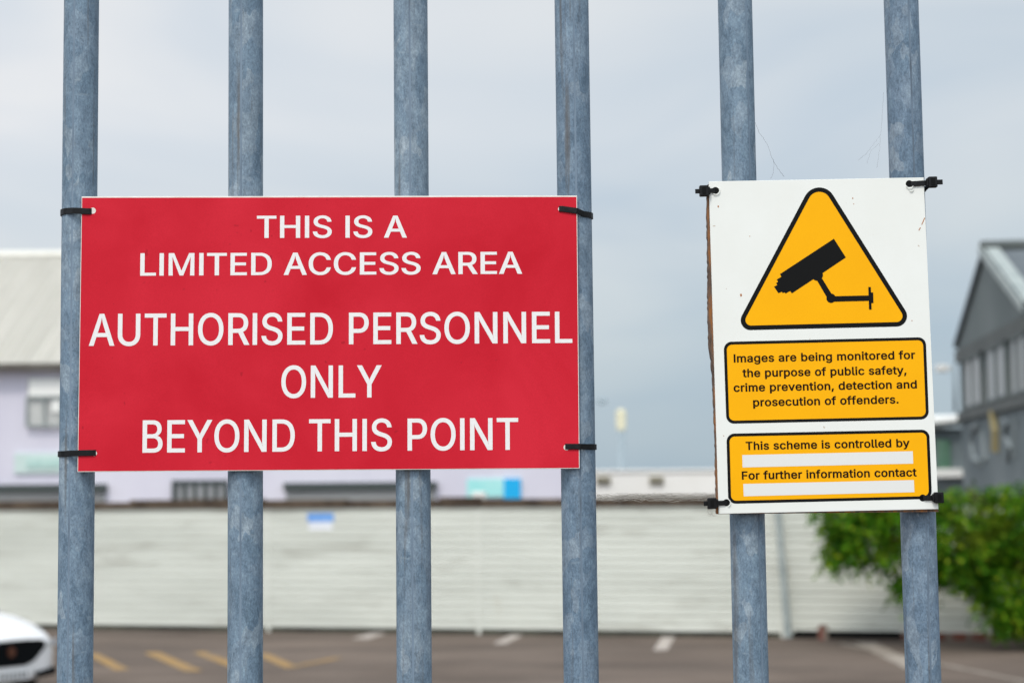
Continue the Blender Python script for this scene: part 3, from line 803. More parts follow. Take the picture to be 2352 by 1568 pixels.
for sg in (-1, 1):
    bm = bmesh.new()
    prism(bm, [cp(b, sg * s, z) for b, s, z in ((.005, .55, .70), (.12, .80, .735), (.19, .86, .71), (.12, .80, .65), (.01, .57, .655))], CF * .02)
    finish('headlight', bm, M['lamp'], car)
    bm = bmesh.new()
    prism(bm, [cp(b, sg * s, z) for b, s, z in ((-.015, .36, .34), (.06, .72, .38), (.06, .72, .28), (-.015, .40, .27))], CF * .04)
    finish('air_intake', bm, M['black'], car)
    for b in (.85, 3.5):
        bm = bmesh.new()
        c_ = cp(b, sg * .80, .33)
        tube(bm, [c_ + CF * .27 * math.cos(k * math.pi / 16) + UZ * .27 * math.sin(k * math.pi / 16) + CS * sg * .02 for k in range(32)], .06 * 1.0, 10, closed=True)
        wl = finish('wheel', bm, M['tyre'], car, smooth=True)
        bm = bmesh.new(); prism(bm, [c_ + CS * sg * .09 + CF * .22 * math.cos(k * math.pi / 10) + UZ * .22 * math.sin(k * math.pi / 10) for k in range(20)], CS * sg * -.05)
        finish('rim', bm, M['rim'], wl)

# ------------------------------------------------------------------ galvanised tube gate
PR = 0.0213
PD = -(PR + .003)
gate = empty('tube_gate', FP + Vector((0, .02, 1.05 - CAM_Z)), 'galvanised steel gate of upright round tubes carrying both signs', 'gate')
bars = [  # top and bottom centre in 2352-wide pixels, seam across the width (-1..1), seam shown
    ((187.4, 0), (172.1, 1568), -.18), ((564.8, 0), (563.2, 1568), -.13), ((942.8, 0), (951.6, 1568), -.02),
    ((1312.6, 0), (1335.2, 1568), .06), ((1687.9, 0), (1725.3, 1568), .52), ((2069.4, 0), (2121.0, 1568), .2)]
ends = []
for a, b, sm in bars:
    A_ = hit(*a, FP + FN * PD, FN); B_ = hit(*b, FP + FN * PD, FN)
    d = (A_ - B_) / (A_.z - B_.z)
    ends.append((A_ + d * (3.5 - A_.z), A_ + d * (1.12 - A_.z), sm))
pitch = (ends[5][0] - ends[0][0]) / 5
allb = [(ends[0][0] - pitch * 2, ends[0][1] - pitch * 2, .1), (ends[0][0] - pitch, ends[0][1] - pitch, -.4)] + ends + [(ends[5][0] + pitch, ends[5][1] + pitch, -.2), (ends[5][0] + pitch * 2, ends[5][1] + pitch * 2, .3)]
for (A_, B_, sm) in allb:
    bm = bmesh.new()
    ax = (A_ - B_).normalized(); u = FX; v = ax.cross(u).normalized()
    if v.dot(FN) < 0: v = -v
    a0 = math.acos(sm)                              # angle of the seam from FX towards the viewer
    angs = sorted([2 * math.pi * k / 48 for k in range(48) if abs((2 * math.pi * k / 48) - a0) > .07] + [a0 - .055, a0 - .02, a0 + .02, a0 + .055])
    nseg = 24
    rings = []
    for i in range(nseg + 1):
        c_ = B_.lerp(A_, i / nseg)
        rings.append([bm.verts.new(c_ + (u * math.cos(t) + v * math.sin(t)) * (PR - (.0002 if abs(t - a0) < .03 else 0))) for t in angs])
    na = len(angs)
    for i in range(nseg):
        for k in range(na):
            f = bm.faces.new((rings[i][k], rings[i][(k + 1) % na], rings[i + 1][(k + 1) % na], rings[i + 1][k]))
            mid = angs[k] + ((angs[(k + 1) % na] - angs[k]) % (2 * math.pi)) / 2
            if abs(mid - a0) < .05: f.material_index = 1
    bm.faces.new(rings[0][::-1]); bm.faces.new(rings[-1])
    bmesh.ops.recalc_face_normals(bm, faces=bm.faces)
    o = finish('upright_tube', bm, M['galv'], gate, smooth=True)
    o.data.materials.append(M['weld'])
mid = (allb[0][0] + allb[-1][0]) / 2
for z in (1.25, 3.4):
    bm = bmesh.new(); c_ = Vector((mid.x, mid.y, z)) - FN * (PR + .006)
    box(bm, c_, (2.15, .012, .06), (FX, FN, UZ)); finish('rail', bm, M['galv'], gate, bevel=.002)

# ------------------------------------------------------------------ lettering
GLYPHS = '''{"cap":{"A":[959,[[[33,0,403,1017,552,1017,926,0,790,0,574,605,528,744,477,914,426,742,381,605,170,0]],
[[220,284,220,397,740,397,740,284]]]],"B":[912,[[[120,0,120,1017,482,1017,549,1013,607,1001,658,981,700,954,735,922,762,884,781,842,792,796,796,748,794,707,786,671,773,640,713,572,630,533,630,524,662,519,694,508,726,491,756,468,782,440,805,406,822,367,832,323,836,272,832,223,820,176,800,133,772,95,735,63,689,36,634,16,568,4,493,0],
[249,114,490,114,561,119,618,134,660,159,688,192,705,230,711,273,708,307,699,338,685,368,665,394,641,417,611,436,577,450,539,459,496,462,249,462],
[249,571,476,571,576,592,604,609,627,629,646,653,661,680,669,711,672,744,667,787,651,825,625,858,588,883,540,898,480,903,249,903]]]],"C":[1020,[[[535,-14,450,-7,372,15,300,50,237,98,183,158,139,230,107,313,87,406,81,508,87,611,107,703,139,786,183,858,237,919,300,967,372,1003,450,1024,535,1031,680,1009,725,991,766,969,804,942,839,911,869,876,896,837,917,794,934,747,946,696,817,696,779,789,715,857,631,898,535,912,474,906,419,891,367,864,321,828,282,783,250,728,226,663,212,590,207,508,212,426,226,353,250,289,283,234,322,189,368,153,419,127,475,111,535,106,631,120,715,161,779,229,817,321,946,321,934,271,918,224,896,181,870,142,839,107,805,76,767,49,725,27,681,9,634,-3,586,-11]]]],"D":[1004,[[[438,0,192,0,192,114,429,114,508,119,576,135,636,161,686,198,726,243,758,298,780,361,794,432,798,511,794,588,780,659,758,721,727,775,688,820,639,856,582,882,516,898,442,903,186,903,186,1017,451,1017,545,1011,630,990,705,957,770,910,824,852,867,782,898,701,917,611,923,511,917,410,898,319,867,237,823,167,768,108,701,61,624,27,536,7]],
[[249,1017,249,0,120,0,120,1017]]]],"E":[837,[[[120,0,120,1017,745,1017,745,903,249,903,249,572,711,572,711,457,249,457,249,114,750,114,750,0]]]],"H":[1034,[[[120,0,120,1017,249,1017,249,578,785,578,785,1017,914,1017,914,0,785,0,785,464,249,464,249,0]]]],"I":[350,[[[110,0,110,1017,240,1017,240,0]]]],"L":[786,[[[120,0,120,1017,249,1017,249,114,722,114,722,0]]]],"M":[1256,[[[120,0,120,1017,303,1017,628,195,953,1017,1136,1017,1136,0,1009,0,1009,860,686,0,570,0,247,860,247,0]]]],"N":[1047,[[[120,0,120,1017,272,1017,686,365,726,301,775,213,806,152,801,216,798,314,798,390,798,1017,927,1017,927,0,774,0,404,580,355,661,296,762,240,860,244,767,249,656,250,582,250,0]]]],"O":[1067,[[[534,-14,450,-7,372,15,301,50,238,98,184,158,140,230,107,313,87,406,81,508,87,611,107,703,140,786,184,858,238,919,301,967,372,1003,450,1024,534,1031,618,1024,696,1003,767,967,830,919,884,858,928,786,960,703,980,611,986,508,980,406,960,313,928,230,884,158,830,98,767,50,696,15,618,-7],
[534,106,593,111,648,126,699,152,745,188,784,233,817,288,841,353,856,426,860,508,856,591,841,665,817,729,784,784,745,830,699,865,648,891,593,906,534,912,475,906,420,891,368,865,322,829,283,784,251,729,226,664,212,590,207,508,212,426,226,353,251,288,283,233,322,188,368,152,420,126,475,111]]]],"P":[889,[[[120,0,120,1017,470,1017,544,1013,609,998,665,975,712,943,750,904,779,859,801,809,813,754,817,695,813,637,801,582,779,531,750,485,712,447,665,414,609,391,544,376,470,371,249,371,249,0],
[249,485,465,485,515,488,558,497,594,512,624,533,648,558,666,587,679,620,686,656,689,695,686,734,679,770,666,803,648,832,624,857,594,877,557,892,514,901,464,904,249,904]]]],"R":[898,[[[120,0,120,1017,472,1017,546,1013,610,1000,666,977,713,947,751,910,781,866,802,817,814,763,819,704,814,645,802,592,781,543,751,500,713,464,666,434,610,413,545,400,472,395,249,395,249,0],
[249,510,467,510,517,513,559,521,595,534,625,552,649,574,667,601,680,632,688,666,690,704,688,743,680,778,667,809,649,837,625,860,595,879,559,893,516,901,466,904,249,904]],
[[706,0,460,458,606,458,856,0]]]],"S":[893,[[[447,-18,377,-14,313,-2,255,18,205,46,162,80,128,120,102,166,85,217,76,273,209,273,215,236,228,204,247,175,271,152,300,132,333,117,447,98,492,101,534,108,572,121,606,137,635,158,659,184,677,212,687,244,691,279,688,309,679,335,664,358,592,409,490,445,367,479,290,505,225,538,172,578,134,626,111,681,104,745,109,800,124,850,150,896,184,935,226,969,275,996,330,1015,390,1027,454,1031,519,1027,578,1015,632,995,680,968,721,936,754,897,779,854,795,807,802,756,675,756,663,803,640,843,604,875,560,898,508,912,450,917,408,915,370,907,335,896,304,879,278,860,257,836,242,810,233,782,230,751,234,719,244,691,262,667,339,616,425,587,529,559,623,527,717,475,789,395,804,361,814,321,817,277,812,224,797,173,773,127,740,86,697,50,647,21,588,0,521,-13]]]],"T":[897,[[[64,903,64,1017,834,1017,834,903,513,903,513,0,385,0,385,903]]]],"U":[1034,[[[518,-16,441,-11,371,5,308,31,253,66,207,109,169,160,142,217,126,279,120,346,120,1017,249,1017,249,356,252,309,263,266,281,226,306,191,337,160,374,136,417,118,465,107,518,103,571,107,619,118,661,136,698,160,729,191,753,226,771,266,782,309,785,356,785,1017,914,1017,914,346,909,279,892,217,865,160,828,109,782,66,727,31,664,5,594,-11]]]],"Y":[944,[[[407,0,407,417,33,1017,182,1017,384,689,445,584,473,520,502,586,561,689,762,1017,910,1017,536,417,536,0]]]]},"low":{",":[376,[[[75,-239,135,142,274,142,169,-239]]]],".":[376,[[[191,-9,167,-6,145,3,126,18,111,37,102,58,99,82,102,106,111,128,126,147,145,162,167,170,191,173,215,170,236,162,255,147,270,128,279,106,282,82,279,58,270,37,255,18,236,3,215,-6]]]],"F":[820,[[[120,0,120,1017,738,1017,738,903,249,903,249,557,692,557,692,442,249,442,249,0]]]],"I":[350,[[[110,0,110,1017,240,1017,240,0]]]],"T":[897,[[[64,903,64,1017,834,1017,834,903,513,903,513,0,385,0,385,903]]]],"a":[778,[[[320,-17,273,-14,230,-5,189,10,152,31,121,57,95,89,76,126,65,169,61,216,64,257,72,292,86,322,105,347,128,369,155,386,251,421,356,440,467,453,531,470,542,479,549,493,551,509,551,513,533,593,480,644,391,662,298,645,235,602,200,548,82,582,102,625,127,662,157,692,191,717,227,736,266,751,388,769,478,759,572,721,599,700,624,673,645,640,661,602,670,556,673,503,673,0,553,0,553,104,545,104,504,49,431,2],
[341,91,384,94,422,103,456,117,484,137,508,160,527,186,540,215,548,245,551,276,551,380,519,364,463,352,400,342,351,336,269,317,207,279,194,260,186,237,184,210,204,144,259,104]]]],"b":[849,[[[459,-16,415,-14,377,-6,345,8,276,62,236,117,224,117,224,0,105,0,105,1017,227,1017,227,638,236,638,275,691,343,745,375,758,413,766,458,769,519,764,575,748,626,721,671,685,709,639,740,585,762,523,776,454,780,378,776,301,762,231,740,169,709,114,671,69,626,32,576,5,520,-11],
[440,94,485,98,524,110,559,131,588,159,613,193,632,233,645,278,653,327,656,379,654,430,645,478,632,522,613,562,589,595,560,623,525,643,485,656,440,660,396,656,357,644,322,624,293,597,269,565,250,526,236,482,228,433,225,379,228,325,236,275,250,230,269,190,294,157,323,130,358,110,397,98]]]],"c":[791,[[[414,-16,349,-11,288,5,234,33,185,70,145,116,112,170,88,232,73,300,68,375,73,451,88,520,112,582,145,637,185,683,234,720,288,747,349,763,414,769,520,754,610,712,680,644,723,554,606,524,581,578,540,621,484,650,414,660,367,655,326,642,290,620,260,591,236,557,217,517,203,472,195,425,193,375,195,326,203,279,217,235,236,195,260,161,290,132,326,110,367,97,414,93,485,103,541,132,583,177,608,234,726,205,682,112,612,43,521,-1]]]],"d":[849,[[[391,-16,330,-11,274,5,223,32,178,69,140,114,109,169,86,231,73,301,68,378,73,454,87,523,110,585,141,639,179,685,224,721,275,748,330,764,391,769,436,766,474,758,506,745,575,691,612,638,621,638,621,1017,744,1017,744,0,625,0,625,117,613,117,574,62,505,8,473,-6,435,-14],
[409,94,453,98,492,110,526,130,556,157,580,190,599,230,612,275,621,325,623,379,621,433,613,482,599,526,580,565,556,597,527,624,492,644,453,656,409,660,364,656,324,643,289,623,260,595,236,562,217,522,203,478,195,430,193,379,195,327,203,278,217,233,236,193,261,159,290,131,325,110,365,98]]]],"e":[808,[[[424,-16,354,-11,290,5,234,33,185,70,144,115,111,170,87,231,73,299,68,374,73,448,87,517,111,579,143,634,183,681,230,719,284,747,345,763,410,769,532,748,570,731,605,709,638,682,668,648,693,609,714,564,730,512,739,453,742,388,742,339,193,339,195,302,205,254,221,212,243,176,270,147,302,123,339,106,380,96,425,92,507,105,571,145,611,211,730,182,716,144,696,110,670,79,640,51,604,28,565,9,522,-5,475,-14],
[193,442,617,442,617,452,609,497,595,537,577,573,554,603,525,628,492,646,453,657,410,660,367,657,327,645,293,627,263,602,238,573,218,539,203,502,195,463]]]],"f":[507,[[[456,759,456,654,13,654,13,759]],
[[161,0,161,863,164,904,175,940,191,972,213,998,240,1020,270,1038,375,1060,445,1054,485,1042,455,937,430,944,389,948,356,945,329,935,309,920,295,898,286,871,283,837,283,0]]]],"g":[850,[[[414,-301,360,-299,312,-291,268,-279,165,-220,101,-139,203,-81,243,-132,309,-177,414,-195,471,-190,522,-175,564,-150,597,-115,616,-69,623,-12,623,137,612,137,573,83,505,31,472,19,434,12,390,10,331,14,276,29,225,53,180,87,142,129,110,180,87,240,73,307,68,382,73,457,87,525,110,587,141,640,179,685,225,721,276,748,331,764,392,769,436,766,475,759,507,746,576,692,615,638,626,638,626,759,745,759,745,-18,740,-80,725,-134,701,-180,668,-218,628,-248,581,-272,529,-288,473,-298],
[410,118,454,122,493,132,527,150,556,175,581,205,600,242,614,285,622,332,625,385,622,437,614,485,600,528,581,566,557,598,528,624,493,644,454,656,410,660,365,656,325,643,290,623,261,596,236,563,217,525,203,482,195,435,193,385,195,334,204,287,217,245,237,208,261,177,291,152,326,133,365,122]]]],"h":[820,[[[227,453,227,0,105,0,105,1017,227,1017,227,628,231,638,264,688,304,724,350,749,400,764,455,769,504,765,549,755,590,737,626,712,657,681,681,642,700,595,711,542,714,481,714,0,592,0,592,470,587,525,572,571,546,609,511,636,469,653,420,658,385,656,352,648,322,635,295,617,272,593,253,565,239,533,230,495]]]],"i":[333,[[[105,0,105,759,227,759,227,0]],
[[167,886,145,888,125,896,108,909,94,926,85,945,83,966,85,988,94,1007,108,1024,125,1037,145,1045,167,1047,190,1045,210,1037,228,1024,242,1007,250,988,253,966,250,945,242,926,228,909,210,896,190,888]]]],"l":[378,[[[279,-5,225,0,181,15,148,40,124,75,110,117,105,169,105,1017,227,1017,227,197,240,125,252,113,269,106,292,104,321,105,339,109,361,5,323,-2]]]],"m":[1220,[[[105,0,105,759,224,759,225,620,228,629,244,663,265,692,344,752,438,772,491,767,536,750,575,721,605,684,628,640,634,618,636,625,653,657,674,686,761,750,873,772,916,769,956,760,994,744,1028,721,1057,692,1081,657,1099,615,1110,566,1114,510,1114,0,991,0,991,507,986,557,971,597,945,625,912,645,876,657,837,661,805,659,775,651,748,639,691,580,671,494,671,0,548,0,548,520,544,559,529,593,506,622,475,644,440,657,399,661,315,640,291,624,269,603,252,578,238,549,230,515,227,476,227,0]]]],"n":[819,[[[227,453,227,0,105,0,105,759,223,759,224,620,231,638,264,688,304,724,350,749,400,764,455,769,504,765,549,755,590,737,626,712,656,681,681,642,700,595,711,542,714,481,714,0,592,0,592,470,587,525,572,571,546,609,511,636,469,653,420,658,385,656,352,648,322,635,295,617,272,593,253,565,239,533,230,495]]]],"o":[830,[[[414,-16,349,-11,288,5,234,33,185,70,145,116,112,170,88,232,73,300,68,375,73,451,88,520,112,582,145,637,185,683,234,720,288,747,349,763,414,769,481,763,542,747,597,720,645,683,686,637,719,582,743,520,757,451,762,375,757,300,743,232,719,170,686,116,645,70,597,33,542,5,481,-11],
[414,93,462,97,504,110,540,132,571,161,595,195,614,235,628,279,636,326,638,375,636,425,628,472,614,516,595,557,571,591,540,620,504,642,462,655,414,660,367,655,326,642,290,620,260,591,236,557,217,517,203,472,195,425,193,375,195,326,203,279,217,235,236,195,260,161,290,132,326,110,367,97]]]],"p":[849,[[[105,-285,105,759,224,759,224,638,236,638,274,691,343,745,375,758,413,766,458,769,519,764,575,748,626,721,671,685,709,639,740,585,762,523,776,454,780,378,776,301,762,231,740,169,709,114,671,69,626,32,576,5,520,-11,459,-16,415,-14,377,-6,345,8,276,62,236,117,227,117,227,-285],
[440,94,485,98,524,110,559,131,588,159,613,193,632,233,645,278,653,327,656,379,654,430,645,478,632,522,613,562,589,595,560,623,525,643,485,656,440,660,396,656,357,644,322,624,293,597,269,565,250,526,236,482,228,433,225,379,228,325,236,275,250,230,269,190,294,157,323,130,358,110,397,98]]]],"r":[518,[[[105,0,105,759,223,759,223,642,231,642,248,678,273,708,305,734,342,754,382,766,426,770,459,769,487,767,487,645,460,649,414,651,380,649,348,642,318,629,292,612,270,592,252,567,238,539,230,508,227,474,227,0]]]],"s":[730,[[[364,-16,314,-14,267,-6,224,7,186,25,152,48,124,76,100,109,83,146,71,188,188,213,201,175,221,144,248,121,281,104,319,94,363,91,412,95,454,106,489,125,515,149,531,176,536,206,533,230,524,252,508,271,486,287,458,300,424,310,298,340,235,359,184,385,144,416,116,454,99,498,94,548,98,590,110,628,130,663,157,694,191,720,230,741,274,756,322,766,374,769,424,766,468,758,508,745,542,727,572,705,598,678,648,580,536,554,524,582,507,608,485,631,456,650,420,661,375,665,332,662,294,651,262,634,237,611,222,584,217,554,221,528,231,505,248,487,343,446,459,419,522,399,573,374,612,343,640,306,657,262,662,213,658,170,646,130,625,94,596,62,561,35,520,13,472,-3,420,-13]]]],"t":[455,[[[408,759,408,654,13,654,13,759]],
[[130,942,252,942,252,195,254,165,261,141,272,123,289,110,312,102,341,100,370,102,404,107,426,3,384,-5,337,-8,276,-3,225,14,184,43,154,81,136,129,130,186]]]],"u":[820,[[[365,-10,316,-7,271,4,230,22,194,46,163,78,138,117,120,164,109,217,105,278,105,759,227,759,227,288,233,233,248,187,274,150,308,122,351,106,400,100,435,103,468,111,498,124,525,142,548,165,567,194,581,226,589,264,592,305,592,759,714,759,714,0,596,0,596,139,588,120,554,70,514,34,469,9,419,-5]]]],"v":[778,[[[325,0,35,759,169,759,330,310,374,174,390,118,406,174,448,310,610,759,743,759,453,0]]]],"y":[778,[[[95,-277,123,-171,143,-175,208,-178,260,-148,301,-71,325,-3,35,759,169,759,330,310,374,173,389,119,405,174,448,310,610,759,743,759,408,-116,353,-214,279,-271,183,-290,129,-286]]]]}}'''
GL_ = json.loads(GLYPHS)
def embolden(loop, dx, dy):
    """push an outline outwards by dx across and dy up"""
    pts = [(loop[i], loop[i + 1]) for i in range(0, len(loop), 2)]
    pts = [p for i, p in enumerate(pts) if p != pts[i - 1]]
    o = []
    n = len(pts)
    for i in range(n):
        x, y = pts[i]
        ex, ey = x - pts[i - 1][0], y - pts[i - 1][1]; fx, fy = pts[(i + 1) % n][0] - x, pts[(i + 1) % n][1] - y
        l1, l2 = math.hypot(ex, ey), math.hypot(fx, fy)
        n1 = (-ey / l1, ex / l1); n2 = (-fy / l2, fx / l2)      # left of the path: outwards for these outlines
        k = 1 + n1[0] * n2[0] + n1[1] * n2[1]
        k = max(k, .45)
        mx_, my_ = (n1[0] + n2[0]) / k, (n1[1] + n2[1]) / k
        o.append((x + mx_ * dx, y + my_ * dy))
    return o
def text_loops(txt, key, dx, dy, track=0):
    x = 0; res = []
    for ch in txt:
        if ch == ' ':
            x += 400 + track; continue
        adv, pieces = GL_[key][ch]
        for k, loops in enumerate(pieces):
            res.append((k, [[(px + x, py) for px, py in embolden(l, dx, dy)] for l in loops]))
        x += adv + track
    xs = [p[0] for k, g in res for l in g for p in l]
    return res, min(xs), max(xs)
def put_text(txt, key, bl, br, cap, lean, d, parent, mt, dx, dy, track=0):
    """bl/br: ends of the baseline, cap: capital height at each end, lean: sideways drift per unit of height at each end (full picture pixels)"""
    res, xa, xb = text_loops(txt, key, dx, dy, track)
    CAP = 1017.0 + dy
    bm = bmesh.new()
    def fn(x, y, k=0):
        t = (x - xa) / (xb - xa)
        h = (cap[0] + (cap[1] - cap[0]) * t) * (y + dy) / (CAP + dy)
        le = lean[0] + (lean[1] - lean[0]) * t
        return fpt(bl[0] + (br[0] - bl[0]) * t + le * h, bl[1] + (br[1] - bl[1]) * t - h, d + .00004 * k)
    for k, g in res: fill(bm, g, lambda x, y: fn(x, y, k))
    bm.normal_update()
    for f in bm.faces:
        if f.normal.dot(FN) < 0: f.normal_flip()
    return finish('lettering', bm, mt, parent)

def slab(bm, pts, d0, d1):
    prism(bm, [fpt(x, y, d1) - FN * (d1 - d0) for x, y in pts], FN * (d1 - d0))

# ------------------------------------------------------------------ red sign
RF = 0.003
rq = [(326.3, 786), (2308.6, 782.5), (2319, 1873), (309.4, 1887)]
rs = empty('red_sign', fpt(1316, 1880, 0), 'red rectangular sign with white lettering reading LIMITED ACCESS AREA', 'sign')
bm = bmesh.new(); slab(bm, rq, 0.0, RF); finish('sign_panel', bm, M['red_core'], rs, bevel=.0004)
bm = bmesh.new()
ins = 6
rin = [(rq[0][0] + 2.5, rq[0][1] + 5.5), (rq[1][0] - 3, rq[1][1] + 5.5), (rq[2][0] - 3, rq[2][1] - 3), (rq[3][0] + 2.5, rq[3][1] - 3)]
sheet(bm, [fpt(x, y, RF + .0001) for x, y in rin]); finish('red_face', bm, M['red'], rs)
RD = RF + .00025
def rlean(x): 
    t = (x - 318) / 1995; return .0154 + (-.0095 - .0154) * t
for txt, x0_, y0_, x1_, y1_, c0_, c1_, dx, dy, tk in [
        ('THIS IS A', 1027, 951.7, 1627.8, 950.5, 88.5, 88, 24, 9, 18), ('LIMITED ACCESS AREA', 560.5, 1102.7, 2089, 1095, 89.7, 88.3, 24, 9, 18),
        ('AUTHORISED PERSONNEL', 355, 1383, 2289.5, 1371, 128, 125, 18, 7, 14), ('ONLY', 1125, 1591, 1527, 1588.6, 129, 128.5, 18, 7, 14), ('BEYOND THIS POINT', 569.5, 1809.8, 2073.6, 1797.9, 129.6, 127.6, 18, 7, 14)]:
    put_text(txt, 'cap', (x0_, y0_), (x1_, y1_), (c0_, c1_), (rlean(x0_), rlean(x1_)), RD, rs, M['engraved'], dx + 1, dy + 2, tk)

def disc(cx, cy, r_, d, n=20):
    bm = bmesh.new(); sheet(bm, [fpt(cx + r_ * math.cos(2 * math.pi * k / n), cy - r_ * math.sin(2 * math.pi * k / n), d) for k in range(n)][::1]); return bm
for (x, y, r0) in ((371, 843, 12.5), (2241, 836, 9), (377, 1812, 11), (2266, 1788, 12)):
    finish('fixing_hole', disc(x, y, r0, RD), M['red_core'], rs)

# ------------------------------------------------------------------ camera warning sign
YB, YF = 0.012, 0.0145
yq = [(2835, 726), (3695, 710), (3754, 2035), (2875, 2054)]
ysn = empty('camera_sign', fpt(3310, 2050, 0), 'white sign with an amber camera warning triangle and two amber text boxes', 'sign')
bm = bmesh.new(); slab(bm, yq, YB + .0003, YF); finish('sign_panel', bm, M['sheet'], ysn, bevel=.0004)
# weathered board behind, its left edge broken
rnd = random.Random(21)
le = [(2833, 738), (2831, 800), (2830.5, 830), (2832, 935), (2834, 1055), (2834.5, 1150), (2834, 1285), (2838, 1310), (2836.5, 1370), (2841, 1400), (2847, 1440), (2852, 1500), (2857, 1600), (2861, 1700), (2864, 1815), (2866, 1920), (2869, 2000), (2866, 2058)]
lej = []
for (a, b) in zip(le[:-1], le[1:]):
    n = max(2, int((b[1] - a[1]) / 11))
    for k in range(n):
        t = k / n; lej.append((a[0] + (b[0] - a[0]) * t + rnd.uniform(-1.6, 1.6) - 1.0, a[1] + (b[1] - a[1]) * t))
lej.append((2869, 2055))
rgt = [(3757, 2046), (3751, 2036), (3693, 716)]
bm = bmesh.new(); slab(bm, [(x, y) for x, y in lej] + rgt + [(2840, 734)], 0.0, YB)
finish('backing_board', bm, M['board'], ysn)
for k in range(9):
    x = rnd.uniform(2900, 3700); y = 2050 - (x - 2875) * .0216 + 1
    bm = bmesh.new(); slab(bm, [(x, y - 2), (x + rnd.uniform(4, 16), y - 2), (x + 4, y + rnd.uniform(2, 7))], .006, .011)
    finish('splinter', bm, M['board'], ysn)

def c5(x, y): return (x / 2.1382 + 2750, y / 2.1382 + 680)
def c6(x, y): return (x / 1.96 + 2750, y / 1.96 + 1300)
def rounded(pts, radii, n=10):
    """polygon with its corners rounded (any winding)"""
    out_ = []
    m_ = len(pts)
    for i in range(m_):
        p = Vector(pts[i] + (0,)); a = Vector(pts[i - 1] + (0,)); b = Vector(pts[(i + 1) % m_] + (0,))
        u = (a - p).normalized(); v = (b - p).normalized()
        half = math.acos(max(-1, min(1, u.dot(v)))) / 2
        r_ = radii[i]
        t = r_ / math.tan(half)
        c_ = p + (u + v).normalized() * (r_ / math.sin(half))
        s0 = p + u * t - c_; s1 = p + v * t - c_
        tot = math.atan2(s0.cross(s1).z, s0.dot(s1))
        for k in range(n + 1):
            ang = tot * k / n
            out_.append((c_.x + s0.x * math.cos(ang) - s0.y * math.sin(ang), c_.y + s0.x * math.sin(ang) + s0.y * math.cos(ang)))
    return out_
def inset(pts, d):
    m_ = len(pts); area = sum(pts[i - 1][0] * pts[i][1] - pts[i][0] * pts[i - 1][1] for i in range(m_))
    sg = 1 if area > 0 else -1
    res = []
    for i in range(m_):
        p = Vector(pts[i] + (0,)); e1 = (p - Vector(pts[i - 1] + (0,))).normalized(); e2 = (Vector(pts[(i + 1) % m_] + (0,)) - p).normalized()
        n1 = Vector((-e1.y, e1.x, 0)) * sg; n2 = Vector((-e2.y, e2.x, 0)) * sg
        q = p + (n1 + n2) * (d / (1 + n1.dot(n2)))
        res.append((q.x, q.y))
    return res
def flat(name, pts, conv, d, mt, parent, loops=None):
    bm = bmesh.new()
    fill(bm, loops or [pts], lambda x, y: fpt(*conv(x, y), d))
    bm.normal_update()
    for f in bm.faces:
        if f.normal.dot(FN) < 0: f.normal_flip()
    return finish(name, bm, mt, parent)
E1, E2, E3 = YF + .0001, YF + .0002, YF + .0003
tri = [(1117.5, 12), (1948, 1334), (398, 1371)]
o_ = rounded(tri, [138, 90, 84], 16)
i_ = rounded(inset(tri, 38.5), [98, 52, 48], 16)
t_face = flat('warning_triangle', i_, c5, E1, M['amber'], ysn)
flat('triangle_border', None, c5, E2, M['ink'], t_face, loops=[o_, i_])
def circ(cx, cy, r_): return [(cx + r_ * math.cos(k * math.pi / 16), cy + r_ * math.sin(k * math.pi / 16)) for k in range(32)]
cam_l = [(1252, 587), (1355, 748), (1152, 884), (893, 1055), (878, 1035), (840, 1056), (828, 1046), (815, 1053), (807, 1041), (778, 1054), (740, 998), (768, 982), (757, 967), (774, 955), (763, 937), (803, 911), (790, 890)]
bm = bmesh.new()
for k, lp in enumerate([cam_l, circ(1110, 898, 49), [(1110, 948), (1152, 928), (1232, 1058), (1188, 1082)], circ(1228, 1096, 40), [(1225, 1079), (1549, 1072), (1551, 1118), (1228, 1126)],
                        [(1546, 1000), (1568, 1000), (1575, 1192), (1553, 1193)], [(1560, 1047), (1588, 1046), (1591, 1136), (1562, 1138)]]):
    fill(bm, [lp], lambda x, y, k=k: fpt(*c5(x, y), E2 + .00004 * k))
bm.normal_update()
for f in bm.faces:
    if f.normal.dot(FN) < 0: f.normal_flip()
finish('camera_symbol', bm, M['ink'], t_face)
for quad, lines, strips in [
    ([(283, 131), (1868, 94), (1893, 737), (305, 772)],
     [('Images are being monitored for', 363, 293, 1786, 265), ('the purpose of public safety,', 432, 408, 1718, 384), ('crime prevention, detection and', 362, 522.5, 1799, 495), ('prosecution of offenders.', 515, 637, 1656, 613)], []),
    ([(305, 850), (1895, 817), (1917, 1360), (320, 1399)],
     [('This scheme is controlled by', 457, 978, 1743, 954), ('For further information contact', 427, 1210, 1798, 1184)],
     [[(429, 1017), (1766, 987), (1770, 1084), (432, 1114)], [(437, 1243), (1775, 1213), (1779, 1308), (441, 1340)]])]:
    o_ = rounded(quad, [62] * 4, 10); i_ = rounded(inset(quad, 23), [42] * 4, 10)
    pn = flat('text_box', i_, c6, E1, M['amber'], ysn)
    flat('box_border', None, c6, E2, M['ink'], pn, loops=[o_, i_])
    for s_ in strips: flat('blank_strip', s_, c6, E2, M['strip'], pn)
    for txt, xa, ya, xb, yb in lines:
        a, b = c6(xa, ya), c6(xb, yb)
        put_text(txt, 'low', a, b, (33.2, 33.2), (-.033, -.042), E3, pn, M['text_ink'], 46, 32, 46)
for (x, y) in ((2862, 762), (3637, 735), (2906, 2009), (3691, 1990)):
    h = finish('fixing_hole', disc(x, y, 14, E2), M['ink'], ysn)
